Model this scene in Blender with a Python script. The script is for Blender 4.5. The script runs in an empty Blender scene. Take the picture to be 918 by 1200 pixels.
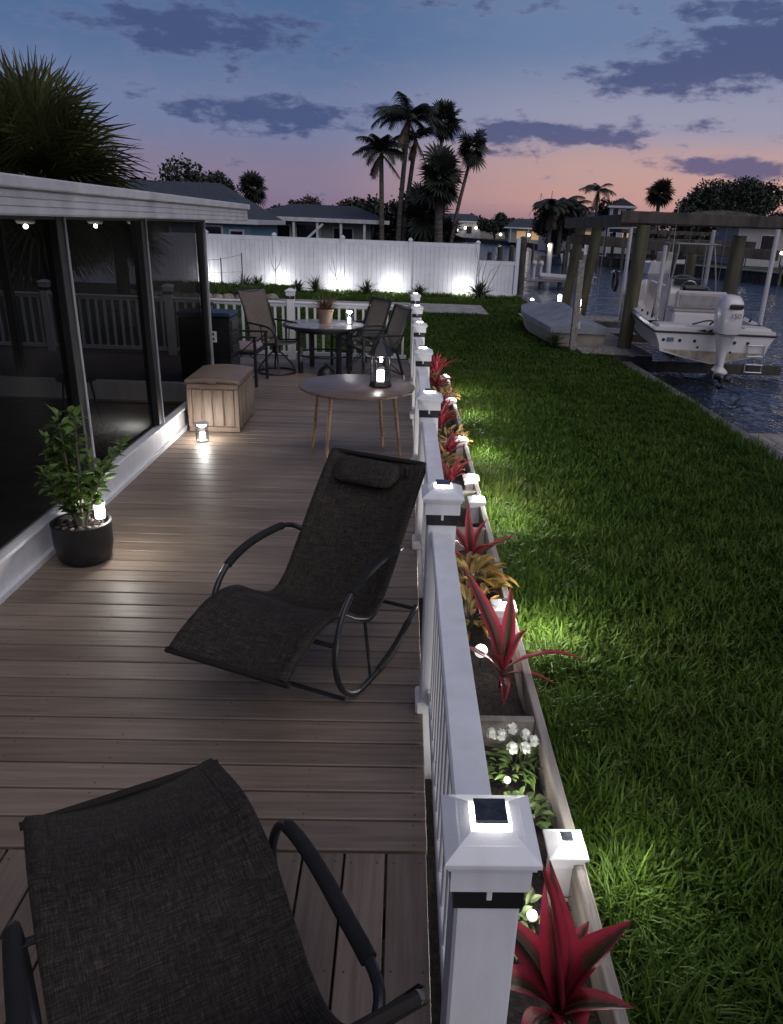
import bpy, math, random
import numpy as np
from mathutils import Vector, Matrix
R = math.radians
random.seed(7)
rng = np.random.default_rng(7)
sc = bpy.context.scene
COL = sc.collection

# ------------------------------------------------------------------ camera
cam_d = bpy.data.cameras.new("camera"); cam = bpy.data.objects.new("camera", cam_d); COL.objects.link(cam)
YAW, PITCH, ROLL = 0.035634, 0.368313, 0.039785
fw = Vector((math.sin(YAW)*math.cos(PITCH), math.cos(YAW)*math.cos(PITCH), -math.sin(PITCH)))
rt = Vector((math.cos(YAW), -math.sin(YAW), 0)); up = rt.cross(fw)
r2 = rt*math.cos(ROLL) + up*math.sin(ROLL); u2 = up*math.cos(ROLL) - rt*math.sin(ROLL)
cam.matrix_world = Matrix(((r2.x, u2.x, -fw.x, 0), (r2.y, u2.y, -fw.y, 0), (r2.z, u2.z, -fw.z, 2.05), (0, 0, 0, 1)))
cam_d.sensor_fit = 'HORIZONTAL'; cam_d.sensor_width = 36; cam_d.lens = 869.9/918*36
cam_d.shift_x = -(495.72-459)/918; cam_d.clip_start = 0.05; cam_d.clip_end = 3000
sc.camera = cam
sc.render.resolution_x, sc.render.resolution_y = 783, 1024

# ------------------------------------------------------------------ colour management
sc.view_settings.view_transform = 'Standard'; sc.view_settings.look = 'None'
sc.view_settings.exposure = 0.0; sc.view_settings.gamma = 1.0; sc.view_settings.use_curve_mapping = False
sc.render.engine = 'CYCLES'
sc.cycles.use_denoising = True
sc.cycles.max_bounces = 6; sc.cycles.diffuse_bounces = 3; sc.cycles.glossy_bounces = 3
sc.cycles.transparent_max_bounces = 12; sc.cycles.transmission_bounces = 4
sc.cycles.caustics_reflective = False; sc.cycles.caustics_refractive = False
sc.cycles.sample_clamp_indirect = 4.0

# ------------------------------------------------------------------ dusk sky
W = bpy.data.worlds.new("World"); sc.world = W; W.use_nodes = True
nt = W.node_tree; nt.nodes.clear(); LK = nt.links.new
def wn(t, **k):
    n = nt.nodes.new(t)
    for a, b in k.items(): setattr(n, a, b)
    return n
def wm(op, a, b=None, c=None):
    n = wn('ShaderNodeMath', operation=op)
    for i, v in enumerate((a, b, c)):
        if v is None: continue
        if isinstance(v, (int, float)): n.inputs[i].default_value = v
        else: LK(v, n.inputs[i])
    return n.outputs[0]
def wramp(fac, stops):
    n = wn('ShaderNodeValToRGB'); n.color_ramp.interpolation = 'B_SPLINE' if False else 'EASE'
    e = n.color_ramp.elements
    while len(e) < len(stops): e.new(0.5)
    for i, (p, c) in enumerate(stops): e[i].position = p; e[i].color = (*c, 1)
    LK(fac, n.inputs[0]); return n.outputs[0]
def wmix(f, a, b, bt='MIX'):
    n = wn('ShaderNodeMix', data_type='RGBA', blend_type=bt)
    for i, v in ((0, f), (6, a), (7, b)):
        if isinstance(v, (int, float)): n.inputs[i].default_value = v
        elif isinstance(v, tuple): n.inputs[i].default_value = (*v, 1)
        else: LK(v, n.inputs[i])
    return n.outputs[2]
def wmr(v, a, b, c=0., d=1., t='SMOOTHSTEP'):
    n = wn('ShaderNodeMapRange', interpolation_type=t)
    LK(v, n.inputs[0])
    for i, x in enumerate((a, b, c, d)): n.inputs[i+1].default_value = x
    return n.outputs[0]
tc = wn('ShaderNodeTexCoord'); sx = wn('ShaderNodeSeparateXYZ'); LK(tc.outputs['Generated'], sx.inputs[0])
dx, dy, dz = sx.outputs
az = wm('ARCTAN2', dx, dy); el = wm('ARCSINE', dz)
cosaz = wm('COSINE', wm('SUBTRACT', az, 0.40))
tsun = wmr(cosaz, 0.865, 1.0)
h = wmr(el, 0.0, 0.6, t='LINEAR')
left = wramp(h, [(0, (.215, .150, .235)), (.08, (.225, .188, .285)), (.19, (.155, .200, .350)), (.33, (.080, .148, .300)), (.6, (.042, .085, .21)), (1, (.035, .055, .15))])
right = wramp(h, [(0, (.30, .175, .225)), (.065, (.52, .305, .285)), (.12, (.50, .325, .315)), (.20, (.290, .300, .420)), (.34, (.140, .212, .370)), (1, (.04, .065, .17))])
sky = wmix(tsun, left, right)
cv = wn('ShaderNodeCombineXYZ'); LK(az, cv.inputs[0]); LK(wm('MULTIPLY', el, 2.6), cv.inputs[1])
no = wn('ShaderNodeTexNoise'); no.inputs['Scale'].default_value = 21; no.inputs['Detail'].default_value = 7; no.inputs['Roughness'].default_value = .62
LK(cv.outputs[0], no.inputs['Vector'])
no2 = wn('ShaderNodeTexNoise'); no2.inputs['Scale'].default_value = 5; no2.inputs['Detail'].default_value = 4
LK(cv.outputs[0], no2.inputs['Vector'])
banks = [(-.24, .190, .13, .026, 1.1), (-.17, .114, .12, .024, 1.15), (-.06, .124, .05, .016, .8), (.17, .108, .15, .016, 1.2),
         (.31, .164, .13, .020, 1.1), (.39, .190, .11, .034, 1.35), (.24, .152, .05, .010, .8), (.38, .075, .10, .013, 1.2),
         (.40, .222, .10, .014, .9), (.08, .235, .12, .012, .55), (-.9, .15, .4, .04, .8), (1.0, .2, .3, .06, .8), (.10, .085, .05, .006, .5)]
m = None
for (a0, e0, sa, se, A) in banks:
    d1 = wm('DIVIDE', wm('SUBTRACT', az, a0), sa); d2 = wm('DIVIDE', wm('SUBTRACT', el, e0), se)
    g = wm('MULTIPLY', wm('EXPONENT', wm('MULTIPLY', wm('ADD', wm('MULTIPLY', d1, d1), wm('MULTIPLY', d2, d2)), -1.0)), A)
    m = g if m is None else wm('MAXIMUM', m, g)
fb = wm('SUBTRACT', no.outputs['Fac'], .5)
dens = wm('ADD', m, wm('ADD', wm('MULTIPLY', fb, 3.0), wm('MULTIPLY', wm('SUBTRACT', no2.outputs['Fac'], .5), .8)))
cl = wmr(dens, .34, .92)
thin = wmr(dens, .0, .9)
ccol = wmix(wm('MULTIPLY', tsun, wmr(el, .06, .17, 1., 0.)), (.048, .078, .195), (.072, .088, .205))
sky1 = wmix(wm('MULTIPLY', thin, .22), sky, (.30, .265, .40))
sky2 = wmix(wm('MULTIPLY', cl, .88), sky1, ccol)
nish = wn('ShaderNodeTexSky', sky_type='NISHITA', sun_disc=False)
nish.sun_elevation = R(0.5); nish.sun_rotation = R(23)
fin = wmix(.003, sky2, nish.outputs[0], 'ADD')
bg = wn('ShaderNodeBackground'); bg.inputs[1].default_value = 1.0; LK(fin, bg.inputs[0])
wo = wn('ShaderNodeOutputWorld'); LK(bg.outputs[0], wo.inputs[0])

# soft fill light added to brighten the foreground beyond the dusk sky
sd = bpy.data.lights.new("fill_sun", 'SUN'); so = bpy.data.objects.new("fill_sun", sd); COL.objects.link(so)
sd.energy = 1.35; sd.angle = R(75); sd.color = (1.0, .955, .95)
so.rotation_euler = Vector((-0.42, 0.60, -0.78)).to_track_quat('-Z', 'Y').to_euler()

# ------------------------------------------------------------------ materials
MATS = {}
def mat(name, col, rough=.5, metal=0., var=.15, nscale=8., bump=0., bscale=40., spec=.5, col2=None, stretch=(1, 1, 1), island=0., coat=0.):
    if name in MATS: return MATS[name]
    M = bpy.data.materials.new(name); M.use_nodes = True; t = M.node_tree; L = t.links.new
    b = t.nodes['Principled BSDF']; b.inputs['Roughness'].default_value = rough; b.inputs['Metallic'].default_value = metal
    b.inputs['Specular IOR Level'].default_value = spec; b.inputs['Coat Weight'].default_value = coat
    tc = t.nodes.new('ShaderNodeTexCoord'); mp = t.nodes.new('ShaderNodeMapping'); mp.inputs['Scale'].default_value = stretch
    L(tc.outputs['Object'], mp.inputs[0])
    n = t.nodes.new('ShaderNodeTexNoise'); n.inputs['Scale'].default_value = nscale; n.inputs['Detail'].default_value = 6
    L(mp.outputs[0], n.inputs['Vector'])
    c2 = col2 or tuple(max(0, c*(1-2*var)) for c in col)
    c1 = col if col2 else tuple(min(1, c*(1+var)) for c in col)
    r = t.nodes.new('ShaderNodeValToRGB'); r.color_ramp.elements[0].position = .3; r.color_ramp.elements[1].position = .7
    r.color_ramp.elements[0].color = (*c2, 1); r.color_ramp.elements[1].color = (*c1, 1)
    L(n.outputs['Fac'], r.inputs[0]); out = r.outputs[0]
    if island:
        ge = t.nodes.new('ShaderNodeNewGeometry'); mr = t.nodes.new('ShaderNodeMapRange')
        mr.inputs[3].default_value = 1-island; mr.inputs[4].default_value = 1+island
        L(ge.outputs['Random Per Island'], mr.inputs[0])
        mx = t.nodes.new('ShaderNodeMix'); mx.data_type = 'RGBA'; mx.blend_type = 'MULTIPLY'; mx.inputs[0].default_value = 1
        L(out, mx.inputs[6]); L(mr.outputs[0], mx.inputs[7]); out = mx.outputs[2]
    L(out, b.inputs['Base Color'])
    if bump:
        n2 = t.nodes.new('ShaderNodeTexNoise'); n2.inputs['Scale'].default_value = bscale; n2.inputs['Detail'].default_value = 5
        L(mp.outputs[0], n2.inputs['Vector'])
        bp = t.nodes.new('ShaderNodeBump'); bp.inputs['Strength'].default_value = bump; bp.inputs['Distance'].default_value = .01
        L(n2.outputs['Fac'], bp.inputs['Height']); L(bp.outputs[0], b.inputs['Normal'])
    MATS[name] = M; return M
def emis(name, col, s):
    if name in MATS: return MATS[name]
    M = bpy.data.materials.new(name); M.use_nodes = True; t = M.node_tree
    b = t.nodes['Principled BSDF']; b.inputs['Base Color'].default_value = (*col, 1)
    b.inputs['Emission Color'].default_value = (*col, 1); b.inputs['Emission Strength'].default_value = s
    MATS[name] = M; return M
def thin_glass(name, tint, refl=.08, rough=.02):
    M = bpy.data.materials.new(name); M.use_nodes = True; t = M.node_tree; t.nodes.clear(); L = t.links.new
    o = t.nodes.new('ShaderNodeOutputMaterial'); tr = t.nodes.new('ShaderNodeBsdfTransparent'); tr.inputs[0].default_value = (*tint, 1)
    gl = t.nodes.new('ShaderNodeBsdfGlossy'); gl.inputs['Roughness'].default_value = rough
    lw = t.nodes.new('ShaderNodeLayerWeight'); lw.inputs[0].default_value = .25
    mr = t.nodes.new('ShaderNodeMapRange'); mr.inputs[3].default_value = refl*.4; mr.inputs[4].default_value = min(1, refl*5)
    L(lw.outputs['Fresnel'], mr.inputs[0])
    mx = t.nodes.new('ShaderNodeMixShader'); L(mr.outputs[0], mx.inputs[0]); L(tr.outputs[0], mx.inputs[1]); L(gl.outputs[0], mx.inputs[2])
    L(mx.outputs[0], o.inputs[0]); MATS[name] = M; return M

white = mat('white_vinyl', (.84, .835, .85), .45, col2=(.74, .725, .72), nscale=5, bump=.06, bscale=90, stretch=(3, 3, .8))
white_d = mat('weathered_white_paint', (.60, .585, .59), .55, var=.10, nscale=5, bump=.1, bscale=25)
fence_m = mat('fence_vinyl', (.66, .67, .72), .5, var=.05, nscale=3)
black_m = mat('black_metal', (.018, .018, .02), .38, var=.2, spec=.5)
charcoal = mat('charcoal_tube', (.035, .036, .042), .36, metal=.3, var=.15)
foam = mat('black_foam', (.012, .012, .013), .85, var=.2, bump=.3, bscale=300)
solar = mat('solar_cell', (.05, .054, .064), .2, var=.3, nscale=40)
wood_grey = mat('weathered_timber', (.30, .265, .235), .8, var=.22, nscale=5, bump=.5, bscale=30, stretch=(3, .35, 3), island=.12)
wood_dark = mat('dock_timber', (.078, .064, .055), .85, var=.35, nscale=4, bump=.5, bscale=22, stretch=(1.2, 1.2, .5), island=.2)
piling_m = mat('piling_timber', (.115, .115, .065), .85, col2=(.065, .048, .032), nscale=2.2, bump=.6, bscale=18, stretch=(4, 4, .5))
wood_warm = mat('warm_table_wood', (.30, .18, .105), .45, var=.2, nscale=6, stretch=(1, 9, 9), bump=.05)
table_top_m = mat('tabletop_veneer', (.19, .13, .10), .33, var=.22, nscale=5, stretch=(1.2, 10, 10), bump=.04)
resin_tan = mat('tan_resin', (.245, .175, .13), .55, var=.12, nscale=7, stretch=(8, 8, .8), bump=.1)
soil_m = mat('dark_soil', (.05, .04, .033), .95, col2=(.014, .011, .009), nscale=45, bump=1., bscale=70)
concrete = mat('concrete', (.33, .31, .29), .85, var=.2, nscale=3, bump=.3, bscale=60)
stone_m = mat('edging_stone', (.30, .26, .2), .85, var=.3, nscale=9, bump=.6, island=.25)
terracotta = mat('clay_pot', (.34, .23, .17), .75, var=.15)
pot_black = mat('black_resin_pot', (.016, .016, .017), .5, var=.2, bump=.35, bscale=120)
lens_m = emis('lit_lens', (1, .97, .93), 36)
lens_s = emis('lit_lens_small', (1, .97, .93), 30)
bulb_m = emis('lit_bulb', (1, .96, .9), 22)
warm_bulb = emis('warm_bulb', (1, .72, .38), 9)
warm_win = emis('lit_window', (1, .6, .28), .2)
far_bulb = emis('far_bulb', (1, .9, .74), 9)
glass_m = thin_glass('clear_glass', (.93, .94, .95), .10)
frost_m = thin_glass('jar_glass', (.86, .88, .90), .16, .08)
leaf_green = mat('shrub_leaf', (.135, .215, .05), .42, var=.3, nscale=4, island=.35)
leaf_dark = mat('dark_leaf', (.028, .040, .020), .6, var=.3, nscale=2, island=.4)
leaf_mid = mat('tuft_leaf', (.055, .085, .03), .55, var=.3, nscale=3, island=.4)
palm_leaf = mat('palm_frond', (.085, .095, .030), .5, var=.3, nscale=2, island=.4)
palm_sil = mat('far_palm_frond', (.026, .032, .019), .6, var=.3, nscale=1, island=.4)
palm_dead = mat('dry_frond', (.095, .07, .04), .8, var=.3, nscale=2, island=.4)
bark = mat('palm_bark', (.13, .11, .095), .9, var=.3, nscale=3, bump=.5, bscale=14, stretch=(1, 1, 5))
bark_d = mat('dark_bark', (.06, .05, .04), .9, var=.3, nscale=3)
twig_m = mat('pale_twig', (.17, .14, .12), .8, var=.2)
boat_white = mat('gelcoat', (.72, .675, .66), .28, var=.05, nscale=2, coat=.3)
boat_in = mat('cockpit_gelcoat', (.58, .54, .52), .45, var=.06, nscale=3)
motor_white = mat('motor_paint', (.70, .65, .64), .25, var=.04, coat=.4)
roof_m = mat('shingle', (.052, .062, .078), .85, var=.25, nscale=12, stretch=(1, 1, 1), bump=.4, bscale=30)
blue_wall = mat('blue_stucco', (.17, .27, .36), .8, var=.1, nscale=5)
tan_wall = mat('beige_stucco', (.33, .31, .28), .85, var=.1)
pale_wall = mat('pale_stucco', (.42, .41, .43), .85, var=.1)
dark_glass = mat('dark_window', (.012, .014, .018), .1, var=.2)
tarp_m = mat('grey_cover', (.27, .28, .31), .7, var=.12, nscale=4, bump=.5, bscale=6)
tan_hull = mat('tan_aluminium', (.34, .295, .24), .55, var=.15, nscale=3)
pvc = mat('pvc_pipe', (.55, .53, .53), .45, var=.05)
steel = mat('stainless', (.5, .5, .5), .25, metal=.9, var=.05)
bronze = mat('dark_bronze_frame', (.013, .013, .014), .45, var=.15)
silver = mat('silver_trim_edge_light', (.42, .42, .44), .4, metal=.3, var=.08)  # silver corner trim; also stands in for light along post edges
lid_reflection_tint = mat('black_lid_reflection', (.018, .036, .07), .4, var=.15)  # lid is black; its bluish reflection is put into the colour
pink_cush = mat('faded_cushion', (.36, .27, .28), .9, var=.1, bump=.2)
wall_in = mat('porch_wall', (.10, .095, .09), .9, var=.2)
floor_in = mat('porch_floor', (.12, .105, .095), .6, var=.2, nscale=4)
wicker = mat('wicker', (.17, .12, .08), .8, var=.35, nscale=50, bump=.6, bscale=80)
petal_m = mat('white_petal', (.72, .74, .66), .6, var=.08, nscale=20, bump=.4, bscale=90)
croton_m = mat('croton_leaf', (.30, .13, .03), .45, col2=(.12, .135, .03), nscale=22, island=.3)
red_leaf = mat('red_grass_leaf', (.18, .075, .035), .5, col2=(.07, .09, .03), nscale=14, island=.3)
black_pl = mat('black_plastic', (.010, .010, .011), .3, var=.2)

def deck_mat(name, along):
    M = bpy.data.materials.new(name); M.use_nodes = True; t = M.node_tree; L = t.links.new; b = t.nodes['Principled BSDF']
    tc = t.nodes.new('ShaderNodeTexCoord'); mp = t.nodes.new('ShaderNodeMapping')
    mp.inputs['Scale'].default_value = (1.3, 26, 26) if along == 'x' else (26, 1.3, 26)
    L(tc.outputs['Object'], mp.inputs[0])
    ge = t.nodes.new('ShaderNodeNewGeometry'); ad = t.nodes.new('ShaderNodeVectorMath'); ad.operation = 'MULTIPLY_ADD'
    cb = t.nodes.new('ShaderNodeCombineXYZ')
    for i in range(3): L(ge.outputs['Random Per Island'], cb.inputs[i])
    L(cb.outputs[0], ad.inputs[0]); ad.inputs[1].default_value = (37, 53, 11); L(mp.outputs[0], ad.inputs[2])
    n = t.nodes.new('ShaderNodeTexNoise'); n.inputs['Scale'].default_value = 1.6; n.inputs['Detail'].default_value = 8; n.inputs['Roughness'].default_value = .62
    L(ad.outputs[0], n.inputs['Vector'])
    r = t.nodes.new('ShaderNodeValToRGB'); e = r.color_ramp.elements
    e[0].position = .28; e[0].color = (.165, .118, .090, 1); e[1].position = .72; e[1].color = (.290, .225, .177, 1)
    L(n.outputs['Fac'], r.inputs[0])
    n3 = t.nodes.new('ShaderNodeTexNoise'); n3.inputs['Scale'].default_value = 1.4; n3.inputs['Detail'].default_value = 5; L(tc.outputs['Object'], n3.inputs['Vector'])
    mr = t.nodes.new('ShaderNodeMapRange'); mr.inputs[1].default_value = .3; mr.inputs[2].default_value = .7; mr.inputs[3].default_value = .8; mr.inputs[4].default_value = 1.14
    L(n3.outputs['Fac'], mr.inputs[0])
    mi = t.nodes.new('ShaderNodeMapRange'); mi.inputs[3].default_value = .80; mi.inputs[4].default_value = 1.16; L(ge.outputs['Random Per Island'], mi.inputs[0])
    mm = t.nodes.new('ShaderNodeMath'); mm.operation = 'MULTIPLY'; L(mr.outputs[0], mm.inputs[0]); L(mi.outputs[0], mm.inputs[1])
    mx = t.nodes.new('ShaderNodeMix'); mx.data_type = 'RGBA'; mx.blend_type = 'MULTIPLY'; mx.inputs[0].default_value = 1
    L(r.outputs[0], mx.inputs[6]); L(mm.outputs[0], mx.inputs[7]); L(mx.outputs[2], b.inputs['Base Color'])
    rr = t.nodes.new('ShaderNodeMapRange'); rr.inputs[3].default_value = .62; rr.inputs[4].default_value = .36; L(n.outputs['Fac'], rr.inputs[0]); L(rr.outputs[0], b.inputs['Roughness'])
    bp = t.nodes.new('ShaderNodeBump'); bp.inputs['Strength'].default_value = .2; bp.inputs['Distance'].default_value = .004
    L(n.outputs['Fac'], bp.inputs['Height']); L(bp.outputs[0], b.inputs['Normal'])
    return M
deck_x = deck_mat('deck_boards_across', 'x'); deck_y = deck_mat('deck_boards_along', 'y')

def fabric_mat(name, dark, mid, light):
    M = bpy.data.materials.new(name); M.use_nodes = True; t = M.node_tree; L = t.links.new; b = t.nodes['Principled BSDF']
    b.inputs['Roughness'].default_value = .75; b.inputs['Specular IOR Level'].default_value = .25
    uv = t.nodes.new('ShaderNodeUVMap'); outs = []
    acc = None
    for k, s in enumerate(((300, 14, 1), (11, 300, 1), (620, 50, 1), (43, 620, 1))):
        mp = t.nodes.new('ShaderNodeMapping'); mp.inputs['Scale'].default_value = s; mp.inputs['Location'].default_value = (k*3.7, k*5.3, k*1.9); L(uv.outputs[0], mp.inputs[0])
        n = t.nodes.new('ShaderNodeTexNoise'); n.inputs['Scale'].default_value = 1; n.inputs['Detail'].default_value = 1.5; L(mp.outputs[0], n.inputs['Vector'])
        q = t.nodes.new('ShaderNodeMath'); q.operation = 'MULTIPLY_ADD'; q.inputs[1].default_value = .25; q.inputs[2].default_value = 0; L(n.outputs['Fac'], q.inputs[0])
        if acc: L(acc, q.inputs[2])
        acc = q.outputs[0]; mxm = q; ad = q
    r = t.nodes.new('ShaderNodeValToRGB'); e = r.color_ramp.elements; e.new(.5)
    e[0].position = .41; e[0].color = (*dark, 1); e[1].position = .51; e[1].color = (*mid, 1); e[2].position = .64; e[2].color = (*light, 1)
    L(ad.outputs[0], r.inputs[0]); L(r.outputs[0], b.inputs['Base Color'])
    bp = t.nodes.new('ShaderNodeBump'); bp.inputs['Strength'].default_value = .4; bp.inputs['Distance'].default_value = .002
    L(mxm.outputs[0], bp.inputs['Height']); L(bp.outputs[0], b.inputs['Normal'])
    return M
def crackle(name, s_):
    M = emis(name, (1, .97, .93), s_); t = M.node_tree; v = t.nodes.new('ShaderNodeTexVoronoi'); v.inputs['Scale'].default_value = 60; v.feature = 'DISTANCE_TO_EDGE'
    mr = t.nodes.new('ShaderNodeMapRange'); mr.inputs[2].default_value = .25; mr.inputs[3].default_value = s_*.12; mr.inputs[4].default_value = s_; t.links.new(v.outputs[0], mr.inputs[0]); t.links.new(mr.outputs[0], t.nodes['Principled BSDF'].inputs['Emission Strength']); return M
globe_m = crackle('globe_glow', 1.7)
fabric = fabric_mat('lounger_sling', (.010, .0088, .008), (.030, .0245, .020), (.105, .080, .060))
sling_br = fabric_mat('chair_sling', (.115, .095, .078), (.165, .138, .115), (.26, .22, .18))

def ti_mat():
    M = bpy.data.materials.new('ti_leaf'); M.use_nodes = True; t = M.node_tree; L = t.links.new; b = t.nodes['Principled BSDF']
    b.inputs['Roughness'].default_value = .33
    uv = t.nodes.new('ShaderNodeUVMap'); s = t.nodes.new('ShaderNodeSeparateXYZ'); L(uv.outputs[0], s.inputs[0])
    mp = t.nodes.new('ShaderNodeMapping'); mp.inputs['Scale'].default_value = (34, 2.2, 1); L(uv.outputs[0], mp.inputs[0])
    n = t.nodes.new('ShaderNodeTexNoise'); n.inputs['Scale'].default_value = 1; n.inputs['Detail'].default_value = 4; L(mp.outputs[0], n.inputs['Vector'])
    a = t.nodes.new('ShaderNodeMath'); a.operation = 'MULTIPLY_ADD'; a.inputs[1].default_value = 2; a.inputs[2].default_value = -1; L(s.outputs[0], a.inputs[0])
    ab = t.nodes.new('ShaderNodeMath'); ab.operation = 'ABSOLUTE'; L(a.outputs[0], ab.inputs[0])
    ad = t.nodes.new('ShaderNodeMath'); ad.operation = 'MULTIPLY_ADD'; L(n.outputs['Fac'], ad.inputs[0]); ad.inputs[1].default_value = .62; L(ab.outputs[0], ad.inputs[2])
    r = t.nodes.new('ShaderNodeValToRGB'); e = r.color_ramp.elements; e.new(.5)
    e[0].position = .42; e[0].color = (.034, .034, .016, 1); e[1].position = .74; e[1].color = (.15, .022, .026, 1); e[2].position = 1.25 if False else 1.0; e[2].color = (.40, .030, .060, 1)
    L(ad.outputs[0], r.inputs[0])
    ge = t.nodes.new('ShaderNodeNewGeometry'); mr = t.nodes.new('ShaderNodeMapRange'); mr.inputs[3].default_value = .7; mr.inputs[4].default_value = 1.25; L(ge.outputs['Random Per Island'], mr.inputs[0])
    mx = t.nodes.new('ShaderNodeMix'); mx.data_type = 'RGBA'; mx.blend_type = 'MULTIPLY'; mx.inputs[0].default_value = 1; L(r.outputs[0], mx.inputs[6]); L(mr.outputs[0], mx.inputs[7])
    L(mx.outputs[2], b.inputs['Base Color'])
    bp = t.nodes.new('ShaderNodeBump'); bp.inputs['Strength'].default_value = .5; bp.inputs['Distance'].default_value = .004; L(n.outputs['Fac'], bp.inputs['Height']); L(bp.outputs[0], b.inputs['Normal'])
    tl = t.nodes.new('ShaderNodeBsdfTranslucent'); L(mx.outputs[2], tl.inputs[0]); ms = t.nodes.new('ShaderNodeMixShader'); ms.inputs[0].default_value = .25
    L(b.outputs[0], ms.inputs[1]); L(tl.outputs[0], ms.inputs[2]); L(ms.outputs[0], t.nodes['Material Output'].inputs[0])
    return M
ti_leaf = ti_mat()

def grass_mat():
    M = bpy.data.materials.new('grass_blade'); M.use_nodes = True; t = M.node_tree; L = t.links.new; b = t.nodes['Principled BSDF']
    b.inputs['Roughness'].default_value = .6; b.inputs['Specular IOR Level'].default_value = .14
    ge = t.nodes.new('ShaderNodeNewGeometry'); tc = t.nodes.new('ShaderNodeTexCoord')
    n = t.nodes.new('ShaderNodeTexNoise'); n.inputs['Scale'].default_value = .8; n.inputs['Detail'].default_value = 7; L(tc.outputs['Object'], n.inputs['Vector'])
    ad = t.nodes.new('ShaderNodeMath'); ad.operation = 'MULTIPLY_ADD'; L(ge.outputs['Random Per Island'], ad.inputs[0]); ad.inputs[1].default_value = .42; L(n.outputs['Fac'], ad.inputs[2])
    r = t.nodes.new('ShaderNodeValToRGB'); e = r.color_ramp.elements; e.new(.5); e.new(.8)
    for i, (p, c) in enumerate([(.3, (.022, .047, .006)), (.62, (.043, .082, .009)), (.92, (.068, .112, .018)), (1.05 if False else 1., (.11, .125, .036))]):
        e[i].position = p; e[i].color = (*c, 1)
    L(ad.outputs[0], r.inputs[0]); L(r.outputs[0], b.inputs['Base Color'])
    tl = t.nodes.new('ShaderNodeBsdfTranslucent'); L(r.outputs[0], tl.inputs[0])
    mx = t.nodes.new('ShaderNodeMixShader'); mx.inputs[0].default_value = .25
    L(b.outputs[0], mx.inputs[1]); L(tl.outputs[0], mx.inputs[2]); L(mx.outputs[0], t.nodes['Material Output'].inputs[0])
    return M
grass_m = grass_mat()
lawn_m = mat('lawn_ground', (.028, .048, .008), .9, col2=(.016, .024, .006), nscale=3, bump=.8, bscale=60)

def water_mat():
    M = bpy.data.materials.new('canal_water'); M.use_nodes = True; t = M.node_tree; L = t.links.new; b = t.nodes['Principled BSDF']
    b.inputs['Base Color'].default_value = (.020, .036, .070, 1); b.inputs['Roughness'].default_value = .12; b.inputs['IOR'].default_value = 1.33
    tc = t.nodes.new('ShaderNodeTexCoord'); hs = None
    for sc_, st, w in ((.55, (1, .8, 1), 1.), (2.6, (1, .75, 1), .35)):
        mp = t.nodes.new('ShaderNodeMapping'); mp.inputs['Scale'].default_value = st; mp.inputs['Rotation'].default_value = (0, 0, .3*sc_); L(tc.outputs['Object'], mp.inputs[0])
        n = t.nodes.new('ShaderNodeTexNoise'); n.inputs['Scale'].default_value = sc_*1.6; n.inputs['Detail'].default_value = 3; n.inputs['Distortion'].default_value = .6; L(mp.outputs[0], n.inputs['Vector'])
        q = t.nodes.new('ShaderNodeMath'); q.operation = 'MULTIPLY_ADD'; L(n.outputs['Fac'], q.inputs[0]); q.inputs[1].default_value = w
        if hs is None: q.inputs[2].default_value = 0
        else: L(hs, q.inputs[2])
        hs = q.outputs[0]
    bp = t.nodes.new('ShaderNodeBump'); bp.inputs['Strength'].default_value = .9; bp.inputs['Distance'].default_value = .22; L(hs, bp.inputs['Height']); L(bp.outputs[0], b.inputs['Normal'])
    return M
water_m = water_mat()
def screen_mat():
    M = bpy.data.materials.new('tinted_screen'); M.use_nodes = True; t = M.node_tree; t.nodes.clear(); L = t.links.new
    o = t.nodes.new('ShaderNodeOutputMaterial'); tr = t.nodes.new('ShaderNodeBsdfTransparent'); tr.inputs[0].default_value = (.38, .38, .39, 1)
    b = t.nodes.new('ShaderNodeBsdfPrincipled'); b.inputs['Base Color'].default_value = (.012, .012, .013, 1); b.inputs['Roughness'].default_value = .3; b.inputs['Specular IOR Level'].default_value = .35
    mx = t.nodes.new('ShaderNodeMixShader'); mx.inputs[0].default_value = .13
    L(tr.outputs[0], mx.inputs[1]); L(b.outputs[0], mx.inputs[2]); L(mx.outputs[0], o.inputs[0]); return M
screen_m = screen_mat()

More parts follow.
